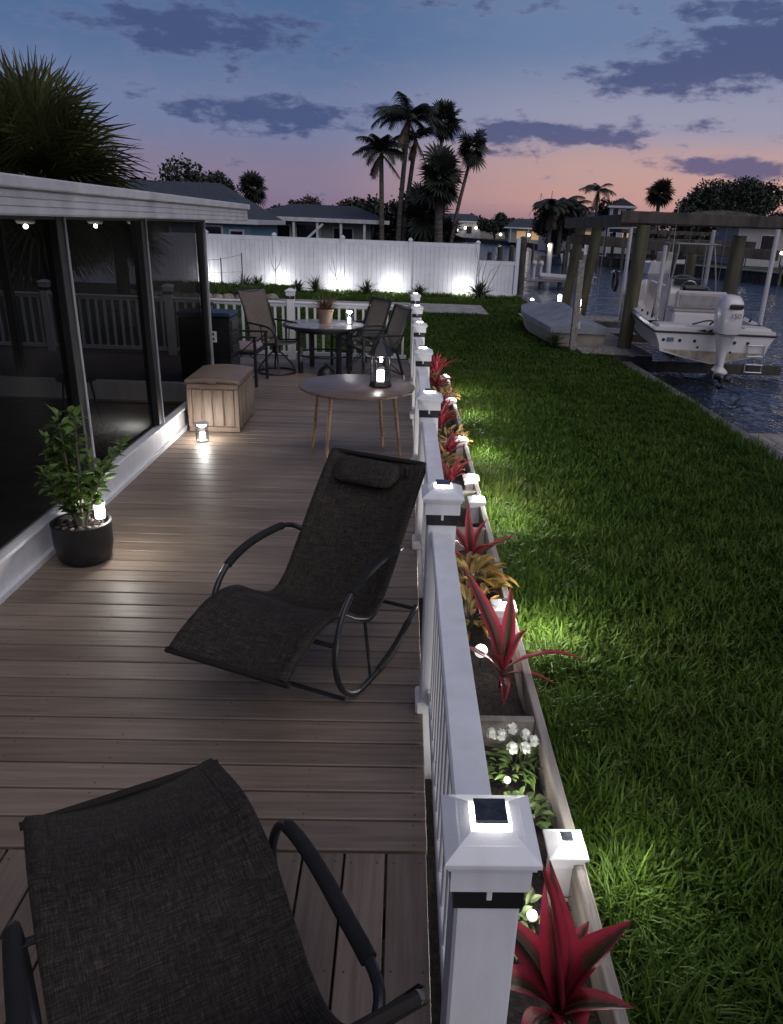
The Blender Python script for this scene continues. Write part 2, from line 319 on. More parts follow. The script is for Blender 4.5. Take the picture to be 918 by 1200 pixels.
# ------------------------------------------------------------------ mesh helpers
class MB:
    def __init__(s): s.v = []; s.f = []; s.uv = {}; s.st = []
    def add(s, vs, fs, uvs=None):
        o = len(s.v); s.st.append(o); s.v += [tuple(p) for p in vs]
        for i, f in enumerate(fs):
            s.f.append(tuple(o+k for k in f))
            if uvs: s.uv[len(s.f)-1] = [uvs[k] for k in f]
    def box(s, c, d, rz=0, bev=.0, M=None):
        hx, hy, hz = d[0]/2, d[1]/2, d[2]/2; b = min(bev, hx*.9, hy*.9, hz*.9)
        if b <= 0:
            vs = [(x*hx, y*hy, z*hz) for x in (-1, 1) for y in (-1, 1) for z in (-1, 1)]
            fs = [(0, 1, 3, 2), (4, 6, 7, 5), (0, 4, 5, 1), (2, 3, 7, 6), (0, 2, 6, 4), (1, 5, 7, 3)]
        else:
            vs = []; ix = {}
            for x in (-1, 1):
                for y in (-1, 1):
                    for z in (-1, 1):
                        for k in range(3):
                            p = [x*(hx-b), y*(hy-b), z*(hz-b)]; p[k] = (x*hx, y*hy, z*hz)[k]
                            ix[(x, y, z, k)] = len(vs); vs.append(tuple(p))
            fs = []
            for k in range(3):
                a, c2 = [(1, 2), (0, 2), (0, 1)][k]
                for sg in (-1, 1):
                    q = []
                    for (sa, sb) in ((-1, -1), (1, -1), (1, 1), (-1, 1)):
                        t = [0, 0, 0]; t[k] = sg; t[a] = sa; t[c2] = sb; q.append(ix[(*t, k)])
                    fs.append(tuple(q))
            for k in range(3):
                a, c2 = [(1, 2), (0, 2), (0, 1)][k]
                for sa in (-1, 1):
                    for sb in (-1, 1):
                        t0 = [0, 0, 0]; t1 = [0, 0, 0]; t0[k] = -1; t1[k] = 1
                        for t in (t0, t1): t[a] = sa; t[c2] = sb
                        fs.append((ix[(*t0, a)], ix[(*t1, a)], ix[(*t1, c2)], ix[(*t0, c2)]))
            for x in (-1, 1):
                for y in (-1, 1):
                    for z in (-1, 1): fs.append(tuple(ix[(x, y, z, k)] for k in range(3)))
        cz, sz = math.cos(rz), math.sin(rz)
        if M is None: vs = [(c[0]+p[0]*cz-p[1]*sz, c[1]+p[0]*sz+p[1]*cz, c[2]+p[2]) for p in vs]
        else: vs = [tuple(Vector(c)+M @ Vector(p)) for p in vs]
        s.add(vs, fs); return s
    def bar(s, p0, p1, w, t, bev=.004, upv=(0, 0, 1)):
        a, b = Vector(p0), Vector(p1); y = (b-a); L = y.length; y.normalize(); x = y.cross(Vector(upv))
        if x.length < 1e-4: x = Vector((1, 0, 0))
        x.normalize(); z = x.cross(y); M = Matrix((x, y, z)).transposed()
        return s.box((a+b)/2, (w, L, t), bev=bev, M=M)
    def loft(s, rings, caps=True, closed=True):
        n = len(rings[0]); vs = [p for r in rings for p in r]; fs = []
        for i in range(len(rings)-1):
            for j in range(n if closed else n-1):
                k = (j+1) % n; fs.append((i*n+j, i*n+k, (i+1)*n+k, (i+1)*n+j))
        if caps and closed: fs.append(tuple(range(n))[::-1]); fs.append(tuple((len(rings)-1)*n+j for j in range(n)))
        s.add(vs, fs); return s
    def tube(s, pts, r, n=8, caps=True):
        P = [Vector(p) for p in pts]; rr = r if isinstance(r, (list, tuple)) else [r]*len(P)
        t0 = (P[1]-P[0]).normalized(); nrm = t0.orthogonal().normalized(); rings = []
        for i, p in enumerate(P):
            t = (P[min(i+1, len(P)-1)]-P[max(i-1, 0)]).normalized()
            nrm = (nrm - t*nrm.dot(t)); nrm = nrm.normalized() if nrm.length > 1e-6 else t.orthogonal().normalized()
            b = t.cross(nrm)
            rings.append([tuple(p+(nrm*math.cos(2*math.pi*j/n)+b*math.sin(2*math.pi*j/n))*rr[i]) for j in range(n)])
        return s.loft(rings, caps)
    def lathe(s, prof, n=24, c=(0, 0, 0), caps=True):
        rings = [[(c[0]+r*math.cos(2*math.pi*j/n), c[1]+r*math.sin(2*math.pi*j/n), c[2]+z) for j in range(n)] for r, z in prof]
        return s.loft(rings, caps)
    def sq(s, prof, c=(0, 0, 0)):
        rings = [[(c[0]+x*r, c[1]+y*r, c[2]+z) for x, y in ((-1, -1), (1, -1), (1, 1), (-1, 1))] for r, z in prof]
        return s.loft(rings)
    def strap(s, base, yaw, tilt, L, w, bend, segs=7, fold=.25, roll=0., tipw=.02, pet=.35):
        """a strap leaf: starts at base heading yaw/tilt(from horizontal), curving down by bend"""
        p = Vector(base); a = tilt; step = L/segs; vs = []; uv = []
        hd = Vector((math.cos(yaw), math.sin(yaw), 0)); sd_ = Vector((-math.sin(yaw), math.cos(yaw), 0))
        for i in range(segs+1):
            t = i/segs
            ww = w*(pet+(1-pet)*min(1, t/.35)) if t < .35 else w*max(tipw, (1-((t-.35)/.65)**1.8))
            d = hd*math.cos(a)+Vector((0, 0, 1))*math.sin(a)+sd_*math.sin(t*5+yaw*7)*.10; nn = -hd*math.sin(a)+Vector((0, 0, 1))*math.cos(a)
            sdr = sd_*math.cos(roll)+nn*math.sin(roll); nr = nn*math.cos(roll)-sd_*math.sin(roll)
            vs += [p-sdr*ww/2+nr*ww*fold, p, p+sdr*ww/2+nr*ww*fold]; uv += [(0, t*L), (.5, t*L), (1, t*L)]
            p = p+d*step; a -= bend/segs
        fs = []
        for i in range(segs):
            o = i*3; fs += [(o, o+1, o+4, o+3), (o+1, o+2, o+5, o+4)]
        s.add(vs, fs, uv); return s
    def build_each(s, name, m, parent=None, smooth=35):
        st = s.st+[len(s.v)]
        for k in range(len(s.st)):
            b = MB(); fs = [f for f in s.f if s.st[k] <= f[0] < st[k+1]]; b.add(s.v[st[k]:st[k+1]], [tuple(i-st[k] for i in f) for f in fs]); b.build(name, m, parent, smooth)
    def build(s, name, m, parent=None, smooth=35, off=None):
        me = bpy.data.meshes.new(name); vs = s.v
        if off is not None: vs = [(p[0]-off[0], p[1]-off[1], p[2]-off[2]) for p in vs]
        me.from_pydata(vs, [], s.f); me.materials.append(m)
        if s.uv:
            ul = me.uv_layers.new(name='UVMap')
            for pi, us in s.uv.items():
                ls = me.polygons[pi].loop_start
                for k, q in enumerate(us): ul.data[ls+k].uv = q
        if smooth:
            me.shade_smooth(); me.set_sharp_from_angle(angle=R(smooth))
        me.update(); o = bpy.data.objects.new(name, me); COL.objects.link(o)
        if parent: o.parent = parent
        return o

def quads(name, V, F, m, parent=None, off=None):
    V = np.asarray(V, np.float32).reshape(-1, 3)
    if off is not None: V = V-np.asarray(off, np.float32)
    F = np.asarray(F, np.int32).reshape(-1, 4)
    me = bpy.data.meshes.new(name); me.vertices.add(len(V)); me.vertices.foreach_set('co', V.ravel())
    me.loops.add(F.size); me.loops.foreach_set('vertex_index', F.ravel())
    me.polygons.add(len(F)); me.polygons.foreach_set('loop_start', np.arange(0, F.size, 4, dtype=np.int32)); me.polygons.foreach_set('loop_total', np.full(len(F), 4, np.int32))
    me.materials.append(m); me.update(calc_edges=True); me.validate()
    o = bpy.data.objects.new(name, me); COL.objects.link(o)
    if parent: o.parent = parent
    return o
def tag(o, label=None, cat=None, group=None, kind=None):
    for k, v in (('label', label), ('category', cat), ('group', group), ('kind', kind)):
        if v: o[k] = v
    return o
def thing(name, label, cat, loc=(0, 0, 0), rz=0, group=None):
    o = bpy.data.objects.new(name, None); COL.objects.link(o); o.location = loc; o.rotation_euler = (0, 0, rz); o.empty_display_size = .1
    return tag(o, label, cat, group)
def dup(o, parent=None):
    c = o.copy(); COL.objects.link(c); c.parent = parent
    for ch in list(o.children): dup(ch, c)
    return c
def lamp(parent, loc, power, rad=.02, col=(1, .95, .88)):
    d = bpy.data.lights.new('bulb', 'POINT'); d.energy = power; d.shadow_soft_size = rad; d.color = col
    o = bpy.data.objects.new('bulb', d); COL.objects.link(o); o.parent = parent; o.location = loc; return o
def cat_rom(P, n=6):
    P = [Vector(p) for p in P]; Q = [P[0]*2-P[1]]+P+[P[-1]*2-P[-2]]; out = []
    for i in range(1, len(Q)-2):
        for k in range(n):
            t = k/n; a, b, c, d = Q[i-1:i+3]
            out.append(.5*((2*b)+(c-a)*t+(2*a-5*b+4*c-d)*t*t+(3*b-a-3*c+d)*t**3))
    out.append(P[-1]); return out

GZ, WZ = -.38, -.75
# ================================================================== SETTING
def sheet(name, poly, z, m, kind='structure'):
    b = MB(); b.add([(x, y, z) for x, y in poly], [tuple(range(len(poly)))]); return tag(b.build(name, m, smooth=0), kind=kind)
sheet('water', [(-900, -60), (900, -60), (900, 1500), (-900, 1500)], WZ, water_m)
def land(name, poly, ztop, m):
    b = MB(); n = len(poly)
    b.add([(x, y, ztop) for x, y in poly]+[(x, y, WZ-1) for x, y in poly], [tuple(range(n))]+[(i, i+n, (i+1) % n+n, (i+1) % n) for i in range(n)])
    return tag(b.build(name, m, smooth=0), kind='structure')
land('lawn_ground', [(-400, -50), (4.42, -50), (4.42, 33), (3.6, 44), (1.5, 60), (-30, 75), (-400, 90)], GZ, lawn_m)
far_land = [(24.6, 50.5), (20.5, 62), (17.6, 76), (19.5, 100), (21, 135), (12, 165), (-60, 185), (-900, 200), (-900, 1450), (900, 1450), (900, 40), (60, 43)]
land('far_bank', far_land, -.1, lawn_m)
b = MB(); b.box((.9, 24.1, GZ+.012), (3.3, 2.5, .05), bev=.01); b.box((-3., 24.0, GZ+.012), (4.4, 2.3, .05), bev=.01)
tag(b.build('patio_path', concrete), kind='structure')
# seawall cap, dock
sw = thing('seawall', 'weathered concrete seawall cap along the water edge of the lawn', 'seawall', (4.5, 8, GZ))
b = MB()
for i, y in enumerate(np.arange(-6, 15.0, 3.0)): b.box((0+random.uniform(-.01, .01), y+1.5-8, -.05), (.27, 2.98, .14), bev=.015)
b.build('cap', mat('old_concrete', (.155, .14, .13), .9, var=.3, nscale=2, bump=.5, bscale=25), sw)
b = MB(); b.box((.05, 2, -.6), (.12, 28, 1.0)); b.build('wall_face', concrete, sw)
b = MB(); b.box((0, 14.9, -.05), (.24, 14.5, .12), bev=.01); b.build('far_cap', MATS['old_concrete'], sw)
dk = thing('boat_dock', 'grey plank dock platform beside the seawall next to the covered skiff', 'dock', (4.4, 17.3, GZ))
b = MB()
for i in range(12): b.box((.12, -1.5+i*.272, .05), (1.5, .255, .045), bev=.006)
b.build('decking', wood_grey, dk)
b = MB(); b.box((.12, -1.63, -.06), (1.5, .05, .15)); b.box((.85, 0, -.06), (.06, 3.2, .15)); b.build('fascia_beam', wood_dark, dk)
fd = thing('floating_dock', 'low grey floating dock corner touching the seawall at right', 'dock', (5.5, 9.0, WZ))
b = MB()
for i in range(9): b.box((0, -1.3+i*.3, .17), (1.35, .285, .05), bev=.005)
b.build('decking', wood_grey, fd); MB().box((0, -.1, .05), (1.3, 2.6, .17), bev=.01).build('float_frame', wood_dark, fd)
wk = thing('finger_dock', 'narrow dark catwalk dock behind the pilings on far side of the lift', 'dock', (6.2, 22.6, WZ))
b = MB()
for i in range(20): b.box((-2.6+i*.27, 0, .4), (.25, 1.1, .045), bev=.004)
b.build('decking', wood_grey, wk); b = MB(); b.box((0, -.52, .3), (5.4, .06, .16)); b.box((0, .52, .3), (5.4, .06, .16)); b.build('fascia_beam', wood_dark, wk)

# ------------------------------------------------------------------ deck
b = MB(); y = 2.0
while y < 12.05:
    b.box(((-2.25+.135)/2 if y < 8.6 else (-6.6+.135)/2, y+.0725, -.0125), (2.385 if y < 8.6 else 6.735, .1345, .025), bev=.004); y += .145
tag(b.build('deck_floor', deck_x), kind='structure')
b = MB(); x = .135-.0725
while x > -2.4: b.box((x, .45, -.0125), (.136, 3.08, .025), bev=.003); x -= .1445
tag(b.build('deck_floor_front', deck_y), kind='structure')
b = MB()
for yy in np.arange(-1, 12, .4): b.box((-1.1, yy, -.09), (2.45, .04, .13))
b.box((.085, 5.5, -.13), (.04, 13, .2)); b.box((-1.1, 12.02, -.13), (2.4, .04, .2))
tag(b.build('deck_joists', wood_dark, smooth=0), kind='structure')

b = MB(); x = .135-.0725
while x > -2.4:
    for yy in (1.95, 1.55, 1.15, .75):
        for o_ in (-.045, .045): b.lathe([(.0035, .0), (.0035, .0012), (.0005, .0013)], 7, c=(x+o_+random.uniform(-.004, .004), yy+random.uniform(-.004, .004), -.0006))
    x -= .1445
yy = 2.0725
while yy < 7:
    for xx in (.09, -.32, -.73, -1.14, -1.55, -1.96):
        for o_ in (-.045, .045): b.lathe([(.0035, .0), (.0035, .0012), (.0005, .0013)], 7, c=(xx+random.uniform(-.005, .005), yy+o_, -.0006))
    yy += .145
tag(b.build('deck_screws', mat('dark_screw', (.05, .042, .036), .5)), kind='structure')
# ------------------------------------------------------------------ solar caps
def cap_parts(root, s, panel, zt, m=white, band=True, lm=None):
    """square post cap, s = flange width, zt = z of its flat flange top"""
    h_ = s/2; b = MB()
    b.sq([(h_*.84, zt-.07*s/.155), (h_*.84, zt-.022), (h_*.92, zt-.022), (h_*.92, zt-.012), (h_, zt-.010), (h_, zt-.002), (h_*.985, zt), (h_*.70, zt+.014*s/.155), (h_*.67, zt+.015*s/.155), (h_*.44, zt+.025*s/.155), (h_*.40, zt+.025*s/.155)])
    b.build('cap', m, root, smooth=0)
    p = panel/2; z0 = zt+.025*s/.155
    b = MB(); b.sq([(p*1.0, z0-.004), (p*1.0, z0+.010)]); b.build('lens', lm or lens_m, root, smooth=0)
    b = MB(); b.sq([(p*1.03, z0+.010), (p*1.03, z0+.014), (p*.95, z0+.016)]); pn = b.build('solar_panel', solar, root, smooth=0)
    if band:
        b = MB(); q = .0625
        b.sq([(q, zt-.124), (q, zt-.079)]); b.build('band', black_m, root, smooth=0)
        b = MB(); b.box((0, -q-.001, zt-.088), (.010, .006, .026), bev=.001); b.build('clip', m, root)
    return z0
YP = [1.04+1.81*k for k in range(7)]
XR = .179
rl = thing('deck_railing', 'long white vinyl railing with square posts along the water side of the deck', 'railing', (XR, 0, 0))
b = MB()
for k in range(0, 7): b = MB(); b.box((0, 1.04+1.81*k, .30), (.118, .118, 1.36), bev=.006); b.build('rail_post', white, rl)
for k in range(0, 7): b = MB(); b.box((-.004, 1.04+1.81*k, .03), (.15, .15, .06), bev=.01); b.build('post_skirt', white, rl)
for k in range(0, 6):
    y0, y1 = 1.04+1.81*k+.059, 1.04+1.81*(k+1)-.059
    b = MB(); b.box((0, (y0+y1)/2, .878), (.086, y1-y0-.002, .03), bev=.006); b.box((0, (y0+y1)/2, .842), (.05, y1-y0-.004, .044), bev=.004)
    b.build('top_rail', white, rl)
    b = MB(); b.box((0, (y0+y1)/2, .09), (.045, y1-y0-.002, .06), bev=.005); b.build('bottom_rail', white, rl)
    for ye in (y0+.014, y1-.014): b = MB(); b.box((0, ye, .842), (.062, .026, .058), bev=.004); b.box((.0, ye, .09), (.056, .026, .072), bev=.004); b.build_each('bracket', white, rl)
    n = 13
    for i in range(n):
        b = MB(); b.box((0, y0+(y1-y0)*(i+.5)/n, .47), (.034, .034, .7), bev=.003); b.build('baluster', white, rl)
rb = thing('deck_railing', 'white vinyl railing across the back end of the deck behind the dining set', 'railing', (0, 11.9, 0))
xs = [.12, -1.745, -3.61, -5.475, -7.34]
for x in xs[1:]:
    b = MB(); b.box((x, 0, .30), (.118, .118, 1.36), bev=.006); b.build('rail_post', white, rb)
for i in range(4):
    x0, x1 = xs[i+1]+.059, xs[i]-.059; cx = (x0+x1)/2
    b = MB(); b.box((cx, 0, .868), (x1-x0-.002, .086, .03), bev=.006); b.box((cx, 0, .832), (x1-x0-.004, .05, .044), bev=.004); b.build('top_rail', white, rb)
    b = MB(); b.box((cx, 0, .09), (x1-x0-.002, .045, .06), bev=.005); b.build('bottom_rail', white, rb)
    for k in range(14):
        b = MB(); b.box((x0+(x1-x0)*(k+.5)/14, 0, .465), (.036, .034, .69), bev=.003); b.build('baluster', white, rb)
names = ['solar cap light on the nearest white post, big with visible solar cell', 'solar cap light on the railing post beside the rocking lounger headrest',
         'solar cap light on the railing post beside the round wooden table', 'fourth solar cap light from the front along the railing',
         'fifth solar cap light from the front along the railing', 'sixth solar cap light from the front along the railing', 'solar cap light on the far corner post where the two railings meet']
for k, y in enumerate(YP):
    t = thing('post_cap_light', names[k], 'post light', (XR, y, .985), group='solar cap lights on the deck railing posts')
    z0 = cap_parts(t, .168, .056, .056)
    for sx_, sy_ in ((0, -1), (0, 1), (-1, 0), (1, 0)): pass
for i, x in enumerate(xs[1:]):
    t = thing('post_cap_light', ['unlit white pyramid cap on the back railing post behind the dining table', 'white post cap on back railing seen through the middle tinted screen',
              'white post cap on back railing seen through the left tinted screen', 'white post cap on the far left end of the back railing'][i], 'post cap', (x, 11.9, .995), group='caps on the back railing')
    cap_parts(t, .155, .05, .05, lm=white)

# ------------------------------------------------------------------ planter bed
gb = thing('garden_bed', 'long narrow timber edged planting bed between railing and lawn', 'planter', (.7, 6, GZ))
b = MB()
for y0, y1 in ((-.6, 2.08), (2.14, 3.95), (4.01, 6.4), (6.46, 8.7), (8.76, 11.6)):
    b.box((0, (y0+y1)/2-6, .13), (.042, y1-y0-.006, .27), bev=.005)
b.build('side_board', wood_grey, gb)
for i, (yy, zt) in enumerate(((2.93, .26), (5.28, .27), (6.15, .27), (7.9, .25), (9.6, .25))):
    MB().box((-.225, yy-6, zt-.11), (.40, .04, .22), bev=.004).build('divider_board', wood_grey if i in (0,) else mat('olive_board', (.20, .185, .14), .75, var=.2, stretch=(1, 8, 1)), gb)
so_ = MB()
xs_ = np.linspace(.25, .68, 10); ys_ = np.linspace(-.6, 11.6, 220); vs = []; fs = []
for j, yy in enumerate(ys_):
    for i, xx in enumerate(xs_): vs.append((xx, yy, GZ+.10+.022*math.sin(yy*9+xx*17)+random.uniform(-.012, .012)))
for j in range(len(ys_)-1):
    for i in range(9): a = j*10+i; fs.append((a, a+1, a+11, a+10))
so_.add(vs, fs); tag(so_.build('soil', soil_m, smooth=60), kind='structure')
sheet('ground_under_deck', [(-2.3, -2), (.245, -2), (.245, 12.2), (-2.3, 12.2)], GZ+.012, soil_m)
PL = [(2.12, 'short white bed post with lit solar cap nearest the camera'), (3.98, 'short white bed post with solar cap by the two-tone striped ti plant'),
      (5.84, 'short white bed post with lit cap just behind the lounger headrest level'), (6.43, 'short white lit bed post right after the white divider pair'),
      (7.72, 'short white lit bed post opposite the round wooden table'), (9.63, 'small lit bed post next to the second bright grass patch'), (11.24, 'farthest small lit bed post below the far railing corner')]
for (y, lb), pw in zip(PL, (4, 17, 15, 9, 17, 16, 10)):
    t = thing('bed_post_light', lb, 'garden light', (.685, y, GZ), group='short solar post lights along the planting bed')
    MB().box((-.028, 0, .145), (.10, .10, .29), bev=.004).build('post', white, t)
    e = bpy.data.objects.new('cap_head', None)
    o = MB(); h_ = .073
    o.sq([(h_*.84, .245), (h_*.84, .288), (h_, .29), (h_, .300), (h_*.97, .302), (h_*.42, .326), (h_*.38, .326)], c=(-.028, 0, 0)); o.build('cap', white, t, smooth=0)
    MB().sq([(.021, .322), (.021, .336)], c=(-.028, 0, 0)).build('lens', lens_s, t, smooth=0)
    MB().sq([(.0225, .336), (.0225, .339), (.02, .341)], c=(-.028, 0, 0)).build('solar_panel', solar, t, smooth=0)
    lamp(t, (.02, 0, .44), 2.0, .03, (1, .97, .92)); lamp(t, (.22, 0, .31), pw*1.45, .03, (1, .97, .9))

# stake lights in the soil
def stake(y, x, z, r, lb, p):
    t = thing('stake_light', lb, 'garden light', (x, y, GZ+.1))
    MB().tube([(0, 0, -.05), (0, 0, z-r)], .006, 6).build('stake', steel, t)
    b = MB(); b.lathe([(r*math.sin(a)+.0005, z-r*math.cos(a)) for a in np.linspace(0.05, math.pi-.05, 12)], 16); b.build('globe', globe_m, t)
    lamp(t, (0, 0, z+r+.03), p, .03)
stake(3.62, .49, .10, .038, 'crackled glass globe light on dark soil beside the striped ti plant', .9)
stake(2.55, .50, .12, .015, 'tiny bright stake light among leaves behind the nearest railing cap', 1.0)
stake(1.88, .50, .12, .019, 'round white globe light behind the big crimson ti plant', 1.0)
stake(4.95, .45, .05, .02, 'small hidden stake light glowing under the croton leaves', .7)

# ------------------------------------------------------------------ plants of the bed
def ti(loc, label, leaves, stemh=.1):
    t = thing('ti_plant', label, 'plant', loc)
    MB().tube([(0, 0, -.02), (0, 0, stemh)], .012, 7).build('stem', bark_d, t)
    b = MB()
    for (yaw, tilt, L, w, bend) in leaves: b.strap((0, 0, stemh*random.uniform(.6, 1)), R(yaw), R(tilt), L, w, R(bend), segs=9, fold=.22, roll=random.uniform(-.4, .4), pet=.22)
    b.build('leaves', ti_leaf, t)
    return t
ti((.53, 1.55, GZ+.1), 'big crimson ti plant with broad upright leaves at the bottom edge', [(165, 85, .62, .15, 12), (15, 70, .40, .15, 22), (195, 60, .42, .125, 40), (265, 62, .34, .12, 45), (335, 58, .27, .11, 45), (95, 74, .46, .13, 25), (235, 48, .30, .11, 50), (300, 75, .24, .10, 20), (140, 58, .40, .11, 50), (60, 55, .32, .11, 55)], .10)
ti((.58, 3.40, GZ+.1), 'striped ti plant with drooping pink edged leaves over the board', [(150, 76, .62, .10, 25), (80, 80, .46, .09, 20), (-8, 48, .50, .075, 80), (185, 58, .48, .07, 85), (265, 30, .3, .06, 60), (240, 60, .34, .07, 40), (120, 60, .4, .08, 40), (330, 40, .32, .06, 60), (50, 55, .3, .06, 50)], .12)
ti((.52, 4.75, GZ+.1), 'red ti plant with narrow upright leaves by the second cap', [(100, 80, .46, .07, 10), (20, 42, .40, .07, 30), (170, 40, .34, .06, 50), (210, 55, .4, .06, 40), (300, 55, .36, .06, 40), (350, 60, .32, .06, 50), (140, 62, .38, .06, 30), (60, 60, .36, .06, 40)], .16)
def rosette(n, L, w, seed):
    r_ = random.Random(seed); return [(r_.uniform(0, 360), r_.uniform(35, 80), L*r_.uniform(.7, 1.1), w*r_.uniform(.7, 1.1), r_.uniform(15, 70)) for _ in range(n)]
ti((.47, 6.45, GZ+.12), 'small red leaved plant beside the olive divider board', rosette(16, .30, .05, 1), .12)
ti((.48, 7.25, GZ+.12), 'burgundy rosette plant beyond the olive divider board', rosette(20, .34, .05, 2), .14)
ti((.47, 8.4, GZ+.12), 'spiky maroon plant beside the third railing post', rosette(24, .34, .045, 3), .16)
ti((.48, 9.35, GZ+.12), 'spiky maroon plant halfway between third and fourth railing posts', rosette(22, .32, .045, 4), .16)
ti((.50, 10.5, GZ+.12), 'pale red narrow leaved plant past the fourth railing post', rosette(24, .36, .04, 5), .18)
ti((.52, 11.5, GZ+.12), 'bright red bushy plant at the far end of the bed', rosette(30, .42, .035, 6), .24)
ti((.52, 12.7, GZ), 'last reddish plant beyond the end of the railing', rosette(22, .36, .04, 8), .2)
bushy_later = []
def bushy(name, label, loc, m, n, L, w, rad, h, seed, cat='plant'):
    t = thing(name, label, cat, loc); r_ = random.Random(seed)
    b = MB()
    for i in range(7): a = r_.uniform(0, 6.28); b.tube([(0, 0, 0), (math.cos(a)*rad*.3, math.sin(a)*rad*.3, h*.5), (math.cos(a)*rad*.6, math.sin(a)*rad*.6, h*.8)], [.006, .005, .003], 5)
    b.build('stem', bark_d, t); b = MB()
    for i in range(n):
        a = r_.uniform(0, 6.28); q = r_.random()**.6; zz = h*(.25+.75*r_.random()*(1-.4*q))
        b.strap((math.cos(a)*rad*q, math.sin(a)*rad*q, zz), a+r_.uniform(-.9, .9), R(r_.uniform(0, 55)), L*r_.uniform(.7, 1.15), w*r_.uniform(.7, 1.1), R(r_.uniform(20, 70)), segs=4, fold=.2, pet=.15, roll=r_.uniform(-.4, .4))
    b.build('leaves', m, t); return t
bushy('croton', 'yellow and orange croton shrub leaning on the bed board', (.50, 4.38, GZ+.1), croton_m, 95, .15, .055, .17, .34, 11)
bushy('croton', 'low golden croton clump in front of the taller one', (.45, 3.98, GZ+.1), croton_m, 55, .15, .05, .13, .24, 12)
bushy('bedding_plant', 'green leafy bedding plant beside the tiny stake light', (.56, 2.42, GZ+.1), leaf_green, 60, .06, .032, .10, .12, 13)
bushy('bedding_plant', 'pale variegated bedding plant beside the globe light', (.42, 1.92, GZ+.1), mat('pale_leaf', (.24, .27, .13), .5, col2=(.08, .13, .04), nscale=30, island=.3), 80, .055, .03, .13, .12, 14)
crm = mat('mixed_croton', (.30, .10, .03), .45, col2=(.10, .13, .03), nscale=18, island=.4)
for cx_, cy_, sd_, lb_ in ((.42, 6.9, 21, 'mixed orange and green croton between the two small red plants'), (.55, 7.85, 22, 'mixed croton filling the bed opposite the round table'), (.42, 9.0, 23, 'pale croton clump at the third railing post'), (.58, 10.0, 24, 'yellowish croton clump past the third railing post'), (.45, 11.05, 25, 'last croton clump near the fifth railing post')):
    bushy('croton', lb_, (cx_, cy_, GZ+.1), crm if sd_ % 2 else croton_m, 70, .13, .045, .17, .30, sd_)
fl = bushy('white_flower', 'white ball flowers on a leafy clump by the cross board', (.55, 2.72, GZ+.1), leaf_green, 90, .07, .026, .12, .12, 15, 'flower')
r_ = random.Random(4)
for (fx, fy, fz) in ((-.05, .07, .17), (.0, .09, .19), (.06, .06, .18), (.09, .03, .17), (-.01, -.02, .17), (.05, -.01, .165), (-.09, .09, .16)):
    b = MB(); rr = .021
    for k in range(90):
        a = k*2.39996; zc = 1-1.55*k/90; rad = math.sqrt(max(0, 1-zc*zc)); d = Vector((math.cos(a)*rad, math.sin(a)*rad, zc)); s_ = d.orthogonal().normalized(); u_ = d.cross(s_)
        c = Vector((fx, fy, fz))+d*rr*r_.uniform(.75, 1.25); b.add([c-s_*.007-d*.006, c-u_*.009-d*.006, c+s_*.007+d*.001, c+u_*.009+d*.004], [(0, 1, 2, 3)])
    b.lathe([(.62*rr*math.sin(a)+.0003, -.62*rr*math.cos(a)) for a in np.linspace(.05, 3.09, 7)], 9, c=(fx, fy, fz))
    b.build('bloom', petal_m, fl)

